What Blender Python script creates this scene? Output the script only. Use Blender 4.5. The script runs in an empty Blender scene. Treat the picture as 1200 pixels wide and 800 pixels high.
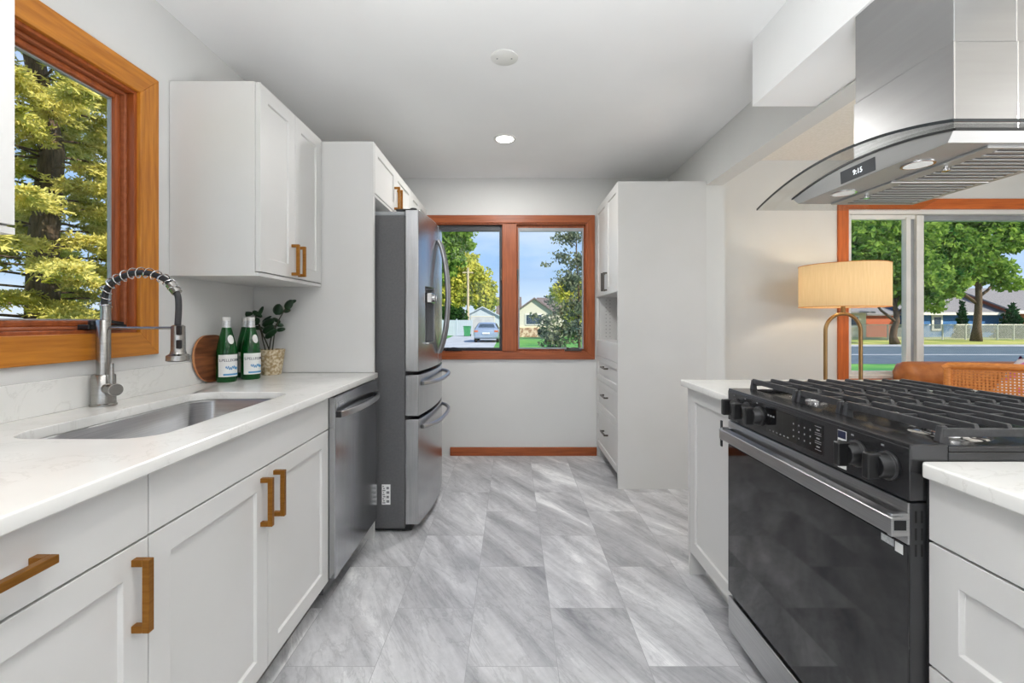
import bpy, bmesh, math, random
from mathutils import Vector, Matrix, noise

random.seed(7)
SC = bpy.context.scene
COL = SC.collection
PI = math.pi

# ------------------------------------------------------------------ camera
cam_d = bpy.data.cameras.new('camera')
cam = bpy.data.objects.new('camera', cam_d)
COL.objects.link(cam)
cam.location = (0, 0, 1.197)
cam.rotation_euler = (PI / 2, 0, 0)
cam_d.sensor_width = 36
cam_d.lens = 525 / 1200 * 36
cam_d.shift_y = -24 / 1200
cam_d.clip_start = 0.02
cam_d.clip_end = 600
SC.camera = cam

# ------------------------------------------------------------------ view
SC.view_settings.view_transform = 'Standard'
SC.view_settings.look = 'None'
SC.view_settings.gamma = 1
SC.view_settings.use_curve_mapping = False
SC.view_settings.exposure = 0.2


def srgb(r, g, b):
    def f(c):
        c /= 255
        return c / 12.92 if c <= 0.04045 else ((c + 0.055) / 1.055) ** 2.4
    return (f(r), f(g), f(b), 1)


# ------------------------------------------------------------------ sky
world = bpy.data.worlds.new('World')
SC.world = world
world.use_nodes = True
wn, wl = world.node_tree.nodes, world.node_tree.links
wn.clear()
w_out = wn.new('ShaderNodeOutputWorld')
w_bg = wn.new('ShaderNodeBackground')
w_sky = wn.new('ShaderNodeValToRGB')
w_sky.color_ramp.elements[0].position = 0.0
w_sky.color_ramp.elements[0].color = srgb(212, 228, 246)
w_sky.color_ramp.elements[1].position = 0.75
w_sky.color_ramp.elements[1].color = srgb(84, 138, 214)
_e = w_sky.color_ramp.elements.new(0.16)
_e.color = srgb(150, 192, 242)
w_sky.color_ramp.interpolation = 'EASE'
w_sep = wn.new('ShaderNodeSeparateXYZ')
w_tc = wn.new('ShaderNodeTexCoord')
w_map = wn.new('ShaderNodeMapping')
w_map.inputs['Scale'].default_value = (1.0, 1.0, 3.2)
w_noise = wn.new('ShaderNodeTexNoise')
w_noise.inputs['Scale'].default_value = 2.6
w_noise.inputs['Detail'].default_value = 6
w_ramp = wn.new('ShaderNodeValToRGB')
w_ramp.color_ramp.elements[0].position = 0.42
w_ramp.color_ramp.elements[0].color = (0, 0, 0, 1)
w_ramp.color_ramp.elements[1].position = 0.72
w_ramp.color_ramp.elements[1].color = (0.8, 0.8, 0.8, 1)
w_mix = wn.new('ShaderNodeMixRGB')
w_mix.inputs[2].default_value = srgb(240, 245, 252)
wl.new(w_tc.outputs['Generated'], w_map.inputs[0])
wl.new(w_map.outputs[0], w_noise.inputs[0])
wl.new(w_noise.outputs[0], w_ramp.inputs[0])
wl.new(w_ramp.outputs[0], w_mix.inputs[0])
wl.new(w_tc.outputs['Generated'], w_sep.inputs[0])
wl.new(w_sep.outputs[2], w_sky.inputs[0])
wl.new(w_sky.outputs[0], w_mix.inputs[1])
wl.new(w_mix.outputs[0], w_bg.inputs[0])
wl.new(w_bg.outputs[0], w_out.inputs[0])
w_bg.inputs[1].default_value = 1.0

# ------------------------------------------------------------------ sun
sun_d = bpy.data.lights.new('sun', 'SUN')
sun = bpy.data.objects.new('sun', sun_d)
COL.objects.link(sun)
sun_d.energy = 5.5
sun_d.angle = math.radians(0.6)
sun_d.color = (1.0, 0.90, 0.74)
sun.rotation_euler = Vector((-0.55, 0.60, -0.62)).to_track_quat('-Z', 'Y').to_euler()


def area(name, loc, target, sx, sy, power, color=(1, 1, 1)):
    d = bpy.data.lights.new(name, 'AREA')
    d.shape = 'RECTANGLE'
    d.size, d.size_y = sx, sy
    d.energy = power
    d.color = color
    o = bpy.data.objects.new(name, d)
    COL.objects.link(o)
    o.location = loc
    o.rotation_euler = (Vector(target) - Vector(loc)).to_track_quat('-Z', 'Y').to_euler()
    return o


# added area fills before the unseen rear windows, standing in for daylight
area('fill_rear_kitchen', (0.0, -2.93, 1.45), (0.0, 2.0, 1.75), 2.4, 1.5, 9, (0.96, 0.98, 1.0))
area('fill_rear_living', (3.3, -2.93, 1.45), (3.0, 2.0, 1.7), 2.4, 1.5, 12, (0.98, 0.99, 1.0))
# added up-facing fill lights, standing in for light bounced off the ceiling
area('ceiling_fill_kitchen', (0.14, -0.40, 0.89), (0.14, -0.36, 2.47), 0.7, 1.6, 60, (0.965, 0.985, 1.0)).data.spread = math.radians(145)
area('ceiling_fill_living', (3.2, 0.0, 0.6), (3.2, 0.1, 2.4), 1.4, 1.4, 46, (1.0, 0.995, 0.985))

# ------------------------------------------------------------------ materials
MATS = {}


def pm(name, c1, c2=None, scale=8.0, stretch=(1, 1, 1), rough=0.5, rough2=None, metal=0.0, bump=0.0,
       detail=4.0, lo=0.35, hi=0.65, coat=0.0, spec=0.5, ior=None, rot=(0, 0, 0), trans=0.0):
    """principled material whose colour and roughness follow one noise field"""
    m = bpy.data.materials.new(name)
    m.use_nodes = True
    n, l = m.node_tree.nodes, m.node_tree.links
    b = n['Principled BSDF']
    tc = n.new('ShaderNodeTexCoord')
    mp = n.new('ShaderNodeMapping')
    mp.inputs['Scale'].default_value = stretch
    mp.inputs['Rotation'].default_value = rot
    nz = n.new('ShaderNodeTexNoise')
    nz.inputs['Scale'].default_value = scale
    nz.inputs['Detail'].default_value = detail
    rp = n.new('ShaderNodeValToRGB')
    rp.color_ramp.elements[0].position = lo
    rp.color_ramp.elements[1].position = hi
    rp.color_ramp.elements[0].color = c1
    rp.color_ramp.elements[1].color = c2 or c1
    l.new(tc.outputs['Object'], mp.inputs[0])
    l.new(mp.outputs[0], nz.inputs[0])
    l.new(nz.outputs[0], rp.inputs[0])
    l.new(rp.outputs[0], b.inputs['Base Color'])
    b.inputs['Metallic'].default_value = metal
    b.inputs['Roughness'].default_value = rough
    b.inputs['Specular IOR Level'].default_value = spec
    b.inputs['Coat Weight'].default_value = coat
    if ior:
        b.inputs['IOR'].default_value = ior
    if trans:
        b.inputs['Transmission Weight'].default_value = trans
    if rough2 is not None:
        mr = n.new('ShaderNodeMapRange')
        mr.inputs['To Min'].default_value = rough
        mr.inputs['To Max'].default_value = rough2
        l.new(nz.outputs[0], mr.inputs['Value'])
        l.new(mr.outputs[0], b.inputs['Roughness'])
    if bump:
        bp = n.new('ShaderNodeBump')
        bp.inputs['Strength'].default_value = bump
        bp.inputs['Distance'].default_value = 0.002
        l.new(nz.outputs[0], bp.inputs['Height'])
        l.new(bp.outputs[0], b.inputs['Normal'])
    MATS[name] = m
    return m


M_cab = pm('white_cabinet_paint', srgb(208, 207, 204), srgb(211, 210, 208), 3, rough=0.42, rough2=0.5)
M_wall = pm('warm_white_wall_paint', srgb(214, 214, 212), srgb(218, 218, 216), 2, rough=0.75, bump=0.03)
M_ceil = pm('white_ceiling_paint', srgb(239, 239, 239), srgb(242, 242, 242), 2, rough=0.85)
M_ceil_tex = pm('stippled_ceiling', srgb(232, 228, 220), srgb(240, 236, 230), 60, rough=0.9, bump=0.6)
M_steel = pm('brushed_stainless', srgb(176, 176, 177), srgb(190, 190, 190), 5, (1, 1, 60), rough=0.27, rough2=0.31, metal=1.0)
M_steelv = pm('vertical_brushed_stainless', srgb(172, 173, 175), srgb(188, 188, 189), 5, (40, 40, 0.6), rough=0.2, rough2=0.26, metal=1.0)
M_dw = pm('dark_polished_stainless', srgb(178, 179, 181), srgb(188, 189, 191), 4, (30, 30, 0.6), rough=0.16, rough2=0.24, metal=1.0)
M_hood = pm('hood_stainless', srgb(160, 160, 160), srgb(164, 164, 164), 3, (1, 1, 12), rough=0.33, metal=1.0)
M_hoodu = pm('satin_hood_stainless', srgb(178, 178, 178), srgb(182, 182, 182), 3, (1, 1, 12), rough=0.46, metal=0.9)
M_deck = pm('polished_black_deck', srgb(78, 78, 80), srgb(84, 84, 86), 6, rough=0.2, metal=0.8)
M_dwh = pm('satin_grey_handle', srgb(140, 140, 142), srgb(152, 152, 154), 6, rough=0.3, metal=1.0)
M_chrome = pm('polished_chrome', srgb(205, 205, 206), srgb(215, 215, 215), 4, rough=0.12, metal=1.0)
M_nickel = pm('brushed_nickel', srgb(158, 156, 152), srgb(172, 170, 166), 6, (1, 1, 30), rough=0.26, metal=1.0)
M_brass = pm('satin_brass', srgb(150, 100, 40), srgb(166, 114, 50), 30, (1, 1, 6), rough=0.38, metal=0.85)
M_bronze = pm('dark_bronze_pull', srgb(92, 86, 80), srgb(104, 98, 92), 20, rough=0.35, metal=0.9)
M_fside = pm('grey_textured_case', srgb(88, 88, 89), srgb(94, 94, 95), 90, rough=0.5, bump=0.15)
M_black = pm('black_plastic', srgb(22, 22, 23), srgb(28, 28, 29), 30, rough=0.35)
M_blackss = pm('black_stainless', srgb(72, 72, 74), srgb(80, 80, 82), 6, (1, 40, 1), rough=0.3, rough2=0.4, metal=0.75)
M_blackgl = pm('black_oven_glass', srgb(10, 10, 12), srgb(13, 13, 15), 6, rough=0.05, spec=0.5, ior=1.65)
M_iron = pm('cast_iron', srgb(50, 50, 52), srgb(64, 64, 66), 60, rough=0.38, bump=0.2)
M_dark = pm('shadow_gap_black', srgb(14, 14, 14), srgb(18, 18, 18), 10, rough=0.7)
M_toe = pm('grey_toe_board', srgb(120, 118, 116), srgb(128, 126, 124), 10, rough=0.6)
M_white = pm('white_vinyl', srgb(225, 224, 220), srgb(232, 231, 228), 6, rough=0.4)
M_greyv = pm('grey_vinyl', srgb(150, 153, 156), srgb(160, 163, 166), 6, rough=0.45)
M_screen = pm('dark_screen_frame', srgb(58, 60, 64), srgb(66, 68, 72), 10, rough=0.5)
M_sticker = pm('white_sticker_paper', srgb(230, 230, 228), srgb(238, 238, 236), 10, rough=0.6)
M_leather = pm('tan_leather', srgb(168, 98, 46), srgb(192, 120, 62), 14, rough=0.36, rough2=0.5, bump=0.25)
M_rattan = pm('honey_rattan', srgb(190, 112, 44), srgb(212, 138, 66), 40, (1, 1, 4), rough=0.5)
M_lampmetal = pm('antique_gold_metal', srgb(150, 118, 78), srgb(164, 132, 90), 10, rough=0.34, metal=0.9)
M_hose = pm('black_rubber_hose', srgb(44, 44, 46), srgb(54, 54, 56), 40, rough=0.5)
M_foil = pm('silver_foil', srgb(196, 198, 200), srgb(226, 228, 230), 120, rough=0.35, metal=0.6, bump=0.4)
M_blue = pm('blue_ink', srgb(70, 140, 190), srgb(90, 158, 205), 10, rough=0.6)
M_navy = pm('navy_ink', srgb(20, 28, 56), srgb(24, 32, 62), 10, rough=0.6)
M_ink = pm('grey_ink', srgb(120, 120, 122), srgb(132, 132, 134), 10, rough=0.6)
M_panelink = pm('pale_panel_ink', srgb(140, 140, 142), srgb(155, 155, 156), 10, rough=0.5)
M_soil = pm('potting_soil', srgb(44, 34, 26), srgb(64, 50, 38), 90, rough=0.95, bump=0.8)
M_pot = pm('speckled_clay_pot', srgb(160, 136, 98), srgb(212, 198, 170), 75, rough=0.8, lo=0.4, hi=0.6, bump=0.2)
M_leafdark = pm('dark_glossy_leaf', srgb(20, 46, 26), srgb(34, 68, 38), 30, rough=0.3)
M_stem = pm('dark_stem', srgb(48, 46, 32), srgb(60, 58, 40), 30, rough=0.6)
M_board = pm('walnut_slice', srgb(92, 50, 28), srgb(150, 92, 56), 9, (1, 0.6, 6), rough=0.5, bump=0.1)
M_bark_rim = pm('light_wood_rim', srgb(170, 108, 66), srgb(196, 138, 92), 20, rough=0.6)
M_quartz = None


def wood(name, stretch, a=(172, 102, 26), c=(206, 134, 44)):
    return pm(name, srgb(*a), srgb(*c), 7, stretch, rough=0.34, rough2=0.46, bump=0.1, detail=7, lo=0.32, hi=0.68)


M_oak_y = wood('oak_grain_along_y', (9, 0.7, 9))
M_oak_z = wood('oak_grain_along_z', (9, 9, 0.7))
M_oak_x = wood('oak_grain_along_x', (0.7, 9, 9))
M_orange_x = wood('orange_oak_along_x', (0.7, 9, 9), (180, 86, 24), (208, 108, 40))
M_orange_z = wood('orange_oak_along_z', (9, 9, 0.7), (180, 86, 24), (208, 108, 40))
M_oak_redlit_x = wood('oak_red_lit_along_x', (0.7, 9, 9), (138, 68, 28), (168, 88, 42))  # same oak; the redder tone from its lighting is put into the colour
M_oak_redlit_z = wood('oak_red_lit_along_z', (9, 9, 0.7), (138, 68, 28), (168, 88, 42))
M_oak_redlit_y = wood('oak_red_lit_along_y', (9, 0.7, 9), (146, 80, 48), (168, 98, 62))


def quartz():
    m = pm('white_quartz', srgb(226, 225, 221), srgb(231, 230, 226), 5, rough=0.16, rough2=0.24, coat=0.0)
    n, l = m.node_tree.nodes, m.node_tree.links
    b = n['Principled BSDF']
    base = b.inputs['Base Color'].links[0].from_socket
    tc = n.new('ShaderNodeTexCoord')
    nz = n.new('ShaderNodeTexNoise')
    nz.inputs['Scale'].default_value = 3.2
    nz.inputs['Detail'].default_value = 9
    nz.inputs['Roughness'].default_value = 0.62
    nz.inputs['Distortion'].default_value = 1.2
    rp = n.new('ShaderNodeValToRGB')
    e = rp.color_ramp.elements
    e[0].position, e[0].color = 0.488, (1, 1, 1, 1)
    e[1].position, e[1].color = 0.512, (1, 1, 1, 1)
    k = e.new(0.5)
    k.color = (0.88, 0.875, 0.865, 1)
    mx = n.new('ShaderNodeMixRGB')
    mx.blend_type = 'MULTIPLY'
    mx.inputs[0].default_value = 0.8
    l.new(tc.outputs['Object'], nz.inputs[0])
    l.new(nz.outputs[0], rp.inputs[0])
    l.new(base, mx.inputs[1])
    l.new(rp.outputs[0], mx.inputs[2])
    l.new(mx.outputs[0], b.inputs['Base Color'])
    return m


M_quartz = quartz()


def floor_mat():
    m = bpy.data.materials.new('grey_marble_look_tile')
    m.use_nodes = True
    n, l = m.node_tree.nodes, m.node_tree.links
    b = n['Principled BSDF']
    geo = n.new('ShaderNodeNewGeometry')
    sep = n.new('ShaderNodeSeparateXYZ')
    l.new(geo.outputs['Position'], sep.inputs[0])
    ax = n.new('ShaderNodeMath'); ax.operation = 'ADD'; ax.inputs[1].default_value = -1.553 - 0.316 + 6.32
    ay = n.new('ShaderNodeMath'); ay.operation = 'ADD'; ay.inputs[1].default_value = 0.158 + 3.16
    l.new(sep.outputs['Y'], ax.inputs[0])
    l.new(sep.outputs['X'], ay.inputs[0])
    cmb = n.new('ShaderNodeCombineXYZ')
    l.new(ax.outputs[0], cmb.inputs[0])
    l.new(ay.outputs[0], cmb.inputs[1])
    br = n.new('ShaderNodeTexBrick')
    br.offset = 0.5
    br.inputs['Color1'].default_value = (0, 0, 0, 1)
    br.inputs['Color2'].default_value = (1, 1, 1, 1)
    br.inputs['Mortar'].default_value = (0.5, 0.5, 0.5, 1)
    br.inputs['Scale'].default_value = 1.0
    br.inputs['Mortar Size'].default_value = 0.0011
    br.inputs['Brick Width'].default_value = 0.632
    br.inputs['Row Height'].default_value = 0.316
    l.new(cmb.outputs[0], br.inputs['Vector'])
    # per-tile random shift of the stone pattern
    mul = n.new('ShaderNodeMath'); mul.operation = 'MULTIPLY'; mul.inputs[1].default_value = 37.0
    l.new(br.outputs['Color'], mul.inputs[0])
    mp = n.new('ShaderNodeMapping')
    mp.inputs['Rotation'].default_value = (0, 0, math.radians(58))
    l.new(geo.outputs['Position'], mp.inputs[0])
    mp2 = n.new('ShaderNodeMapping')
    mp2.inputs['Scale'].default_value = (0.6, 3.3, 1)
    l.new(mp.outputs[0], mp2.inputs[0])
    n1 = n.new('ShaderNodeTexNoise'); n1.noise_dimensions = '4D'
    n1.inputs['Scale'].default_value = 1.5
    n1.inputs['Detail'].default_value = 8
    n1.inputs['Roughness'].default_value = 0.62
    n1.inputs['Distortion'].default_value = 0.9
    l.new(mp2.outputs[0], n1.inputs['Vector'])
    l.new(mul.outputs[0], n1.inputs['W'])
    r1 = n.new('ShaderNodeValToRGB')
    e = r1.color_ramp.elements
    e[0].position, e[0].color = 0.30, srgb(146, 146, 149)
    e[1].position, e[1].color = 0.68, srgb(250, 250, 250)
    k = e.new(0.47); k.color = srgb(190, 190, 192)
    k = e.new(0.58); k.color = srgb(216, 216, 217)
    l.new(n1.outputs[0], r1.inputs[0])
    # fine dark and light veins
    n2 = n.new('ShaderNodeTexNoise'); n2.noise_dimensions = '4D'
    n2.inputs['Scale'].default_value = 2.4
    n2.inputs['Detail'].default_value = 10
    n2.inputs['Roughness'].default_value = 0.7
    n2.inputs['Distortion'].default_value = 1.6
    l.new(mp2.outputs[0], n2.inputs['Vector'])
    l.new(mul.outputs[0], n2.inputs['W'])
    r2 = n.new('ShaderNodeValToRGB')
    e = r2.color_ramp.elements
    e[0].position, e[0].color = 0.47, (1, 1, 1, 1)
    e[1].position, e[1].color = 0.53, (1, 1, 1, 1)
    k = e.new(0.5); k.color = (0.66, 0.66, 0.67, 1)
    l.new(n2.outputs[0], r2.inputs[0])
    mx = n.new('ShaderNodeMixRGB'); mx.blend_type = 'MULTIPLY'; mx.inputs[0].default_value = 0.55
    l.new(r1.outputs[0], mx.inputs[1]); l.new(r2.outputs[0], mx.inputs[2])
    n3 = n.new('ShaderNodeTexNoise')
    n3.inputs['Scale'].default_value = 26; n3.inputs['Detail'].default_value = 8; n3.inputs['Roughness'].default_value = 0.75
    l.new(geo.outputs['Position'], n3.inputs['Vector'])
    r3 = n.new('ShaderNodeValToRGB')
    r3.color_ramp.elements[0].position = 0.3; r3.color_ramp.elements[0].color = (0.86, 0.86, 0.86, 1)
    r3.color_ramp.elements[1].position = 0.6; r3.color_ramp.elements[1].color = (1, 1, 1, 1)
    l.new(n3.outputs[0], r3.inputs[0])
    mx3 = n.new('ShaderNodeMixRGB'); mx3.blend_type = 'MULTIPLY'; mx3.inputs[0].default_value = 0.85
    l.new(mx.outputs[0], mx3.inputs[1]); l.new(r3.outputs[0], mx3.inputs[2])
    # per-tile tint
    t = n.new('ShaderNodeMapRange')
    t.inputs['To Min'].default_value = 0.90; t.inputs['To Max'].default_value = 1.06
    l.new(br.outputs['Color'], t.inputs['Value'])
    mx4 = n.new('ShaderNodeMixRGB'); mx4.blend_type = 'MULTIPLY'; mx4.inputs[0].default_value = 1
    l.new(mx3.outputs[0], mx4.inputs[1]); l.new(t.outputs[0], mx4.inputs[2])
    mm = n.new('ShaderNodeMixRGB')
    mm.inputs[2].default_value = srgb(160, 160, 162)
    l.new(br.outputs['Fac'], mm.inputs[0]); l.new(mx4.outputs[0], mm.inputs[1])
    l.new(mm.outputs[0], b.inputs['Base Color'])
    b.inputs['Roughness'].default_value = 0.4
    b.inputs['Specular IOR Level'].default_value = 0.4
    return m


M_floor = floor_mat()


def pane_mat():
    m = bpy.data.materials.new('clear_window_pane')
    m.use_nodes = True
    n, l = m.node_tree.nodes, m.node_tree.links
    n.clear()
    o = n.new('ShaderNodeOutputMaterial')
    tr = n.new('ShaderNodeBsdfTransparent')
    tr.inputs[0].default_value = (0.97, 0.985, 0.98, 1)
    gl = n.new('ShaderNodeBsdfGlossy')
    gl.inputs['Roughness'].default_value = 0.02
    lw = n.new('ShaderNodeLayerWeight'); lw.inputs[0].default_value = 0.5
    pw = n.new('ShaderNodeMath'); pw.operation = 'POWER'; pw.inputs[1].default_value = 5
    fr = n.new('ShaderNodeMath'); fr.operation = 'MULTIPLY_ADD'; fr.inputs[1].default_value = 0.55; fr.inputs[2].default_value = 0.014
    l.new(lw.outputs['Facing'], pw.inputs[0]); l.new(pw.outputs[0], fr.inputs[0])
    mx = n.new('ShaderNodeMixShader')
    l.new(fr.outputs[0], mx.inputs[0]); l.new(tr.outputs[0], mx.inputs[1]); l.new(gl.outputs[0], mx.inputs[2])
    l.new(mx.outputs[0], o.inputs[0])
    return m


M_pane = pane_mat()


def hood_glass():
    m = bpy.data.materials.new('smoked_canopy_glass')
    m.use_nodes = True
    n, l = m.node_tree.nodes, m.node_tree.links
    n.clear()
    o = n.new('ShaderNodeOutputMaterial')
    tr = n.new('ShaderNodeBsdfTransparent')
    tr.inputs[0].default_value = (0.90, 0.91, 0.905, 1)
    gl = n.new('ShaderNodeBsdfGlossy')
    gl.inputs['Roughness'].default_value = 0.02
    lw = n.new('ShaderNodeLayerWeight'); lw.inputs[0].default_value = 0.5
    pw = n.new('ShaderNodeMath'); pw.operation = 'POWER'; pw.inputs[1].default_value = 5
    fr = n.new('ShaderNodeMath'); fr.operation = 'MULTIPLY_ADD'; fr.inputs[1].default_value = 0.6; fr.inputs[2].default_value = 0.03
    l.new(lw.outputs['Facing'], pw.inputs[0]); l.new(pw.outputs[0], fr.inputs[0])
    mx = n.new('ShaderNodeMixShader')
    l.new(fr.outputs[0], mx.inputs[0]); l.new(tr.outputs[0], mx.inputs[1]); l.new(gl.outputs[0], mx.inputs[2])
    l.new(mx.outputs[0], o.inputs[0])
    return m


M_hglass = hood_glass()
M_gledge = pm('dark_polished_glass_edge', srgb(36, 40, 42), srgb(46, 50, 52), 10, rough=0.15)


def bottle_glass():
    m = pm('green_bottle_glass', srgb(8, 92, 36), srgb(14, 108, 44), 8, rough=0.06, trans=0.55, ior=1.45)
    return m


M_bottle = bottle_glass()


def emit(name, col, s):
    m = bpy.data.materials.new(name)
    m.use_nodes = True
    n, l = m.node_tree.nodes, m.node_tree.links
    n.clear()
    o = n.new('ShaderNodeOutputMaterial')
    e = n.new('ShaderNodeEmission')
    e.inputs[0].default_value = col
    e.inputs[1].default_value = s
    l.new(e.outputs[0], o.inputs[0])
    return m


M_led = emit('lit_led_lens', (1.0, 0.97, 0.92, 1), 14)
M_digit = emit('lit_clock_digits', (0.9, 0.96, 1.0, 1), 1.6)


def cloth_shade():
    m = bpy.data.materials.new('linen_lamp_shade')
    m.use_nodes = True
    n, l = m.node_tree.nodes, m.node_tree.links
    n.clear()
    o = n.new('ShaderNodeOutputMaterial')
    tc = n.new('ShaderNodeTexCoord')
    wv = n.new('ShaderNodeTexNoise')
    mp = n.new('ShaderNodeMapping'); mp.inputs['Scale'].default_value = (60, 60, 3)
    wv.inputs['Scale'].default_value = 3
    rp = n.new('ShaderNodeValToRGB')
    rp.color_ramp.elements[0].color = srgb(208, 184, 142)
    rp.color_ramp.elements[1].color = srgb(228, 206, 168)
    d = n.new('ShaderNodeBsdfDiffuse'); t = n.new('ShaderNodeBsdfTranslucent')
    mx = n.new('ShaderNodeMixShader'); mx.inputs[0].default_value = 0.3
    l.new(tc.outputs['Object'], mp.inputs[0]); l.new(mp.outputs[0], wv.inputs[0]); l.new(wv.outputs[0], rp.inputs[0])
    l.new(rp.outputs[0], d.inputs[0]); l.new(rp.outputs[0], t.inputs[0])
    l.new(d.outputs[0], mx.inputs[1]); l.new(t.outputs[0], mx.inputs[2]); l.new(mx.outputs[0], o.inputs[0])
    return m


M_shade = cloth_shade()


def leaf_mat(name, c1, c2, scale=1.2, tl=0.35):
    m = bpy.data.materials.new(name)
    m.use_nodes = True
    n, l = m.node_tree.nodes, m.node_tree.links
    n.clear()
    o = n.new('ShaderNodeOutputMaterial')
    tc = n.new('ShaderNodeTexCoord')
    nz = n.new('ShaderNodeTexNoise'); nz.inputs['Scale'].default_value = scale; nz.inputs['Detail'].default_value = 6
    nz.inputs['Roughness'].default_value = 0.75
    rp = n.new('ShaderNodeValToRGB')
    rp.color_ramp.elements[0].position = 0.36; rp.color_ramp.elements[0].color = c1
    rp.color_ramp.elements[1].position = 0.64; rp.color_ramp.elements[1].color = c2
    d = n.new('ShaderNodeBsdfDiffuse'); t = n.new('ShaderNodeBsdfTranslucent')
    mx = n.new('ShaderNodeMixShader'); mx.inputs[0].default_value = tl
    l.new(tc.outputs['Object'], nz.inputs[0]); l.new(nz.outputs[0], rp.inputs[0])
    l.new(rp.outputs[0], d.inputs[0]); l.new(rp.outputs[0], t.inputs[0])
    l.new(d.outputs[0], mx.inputs[1]); l.new(t.outputs[0], mx.inputs[2]); l.new(mx.outputs[0], o.inputs[0])
    return m


M_spruce = leaf_mat('spruce_needles', srgb(164, 164, 60), srgb(255, 244, 156), 3.0, 0.4)  # pale yellow holds sunlit brightness painted into the needle colour
M_maple = leaf_mat('maple_leaves', srgb(52, 108, 52), srgb(172, 200, 96), 0.9, 0.4)  # lighter second tone paints sun highlights into the leaf colour
M_yellowtree = leaf_mat('yellow_green_leaves', srgb(132, 150, 56), srgb(238, 230, 118), 0.6, 0.35)
M_sparse = leaf_mat('grey_green_leaves', srgb(74, 96, 98), srgb(146, 152, 118), 1.0, 0.3)
M_bush = leaf_mat('dark_bush_leaves', srgb(34, 66, 36), srgb(66, 100, 50), 1.0, 0.3)
M_pine = leaf_mat('dark_pine_needles', srgb(26, 62, 40), srgb(56, 96, 56), 1.0, 0.25)
M_bark = pm('grey_brown_bark', srgb(74, 60, 48), srgb(110, 92, 74), 12, (3, 3, 0.5), rough=0.9, bump=0.8)
M_grass = pm('lawn_grass', srgb(58, 132, 62), srgb(112, 168, 76), 0.6, rough=0.9, detail=8)
M_sunlitgrass = pm('yellow_sunlit_grass', srgb(134, 150, 62), srgb(196, 190, 104), 0.4, rough=0.9, detail=8)  # sunlit look of the far lawn put into the yellow
M_asph = pm('blue_grey_asphalt', srgb(82, 98, 112), srgb(94, 110, 122), 1.5, rough=0.8, detail=8)
M_conc = pm('pale_concrete', srgb(168, 172, 180), srgb(188, 192, 198), 1.2, rough=0.85, detail=8)
M_blueside = pm('blue_lap_siding', srgb(48, 104, 168), srgb(60, 118, 184), 3, (0.3, 0.3, 12), rough=0.7)
M_cream = pm('cream_siding', srgb(226, 212, 178), srgb(236, 224, 194), 3, (0.3, 0.3, 12), rough=0.7)
M_rust = pm('rust_red_siding', srgb(172, 84, 54), srgb(186, 98, 66), 3, (0.3, 0.3, 12), rough=0.7)
M_gable = pm('pale_gable_siding', srgb(198, 196, 184), srgb(208, 206, 194), 3, (0.3, 0.3, 12), rough=0.7)
M_shadedside = pm('shaded_white_siding', srgb(172, 186, 200), srgb(184, 196, 208), 3, (0.3, 0.3, 12), rough=0.7)  # white siding with bluish shade put into its colour
M_roof = pm('grey_shingle_roof', srgb(120, 118, 120), srgb(146, 142, 142), 8, (1, 1, 3), rough=0.9)
M_brownroof = pm('brown_shingle_roof', srgb(104, 92, 92), srgb(124, 112, 110), 8, rough=0.9)
M_stone = pm('stone_veneer', srgb(150, 118, 92), srgb(208, 188, 164), 3.5, rough=0.9, lo=0.45, hi=0.55)
M_carpaint = pm('silver_blue_car_paint', srgb(150, 166, 190), srgb(160, 176, 198), 3, rough=0.25, metal=0.4, coat=0.6)
M_carglass = pm('dark_car_glass', srgb(52, 66, 84), srgb(60, 76, 96), 3, rough=0.08)
M_tyre = pm('tyre_rubber', srgb(26, 26, 28), srgb(34, 34, 36), 20, rough=0.8)
M_bin = pm('green_bin_plastic', srgb(56, 132, 84), srgb(64, 146, 94), 6, rough=0.5)
M_wire = pm('galvanised_wire', srgb(186, 188, 182), srgb(204, 206, 200), 6, rough=0.5, metal=0.3)
M_pole = pm('weathered_pole_timber', srgb(176, 162, 136), srgb(198, 186, 160), 5, rough=0.8)
M_pillow = pm('pink_floral_print', srgb(232, 226, 232), srgb(206, 96, 170), 16, rough=0.8, lo=0.5, hi=0.6)


# ------------------------------------------------------------------ object helpers
def wloc(o):
    v = Vector((0, 0, 0))
    while o is not None:
        v += Vector(o.location)
        o = o.parent
    return v


def props(o, label=None, cat=None, group=None, kind=None):
    if label: o['label'] = label
    if cat: o['category'] = cat
    if group: o['group'] = group
    if kind: o['kind'] = kind
    return o


def thing(name, label, cat, loc=(0, 0, 0), group=None, kind=None):
    o = bpy.data.objects.new(name, None)
    o.empty_display_size = 0.1
    COL.objects.link(o)
    o.location = loc
    return props(o, label, cat, group, kind)


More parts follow.
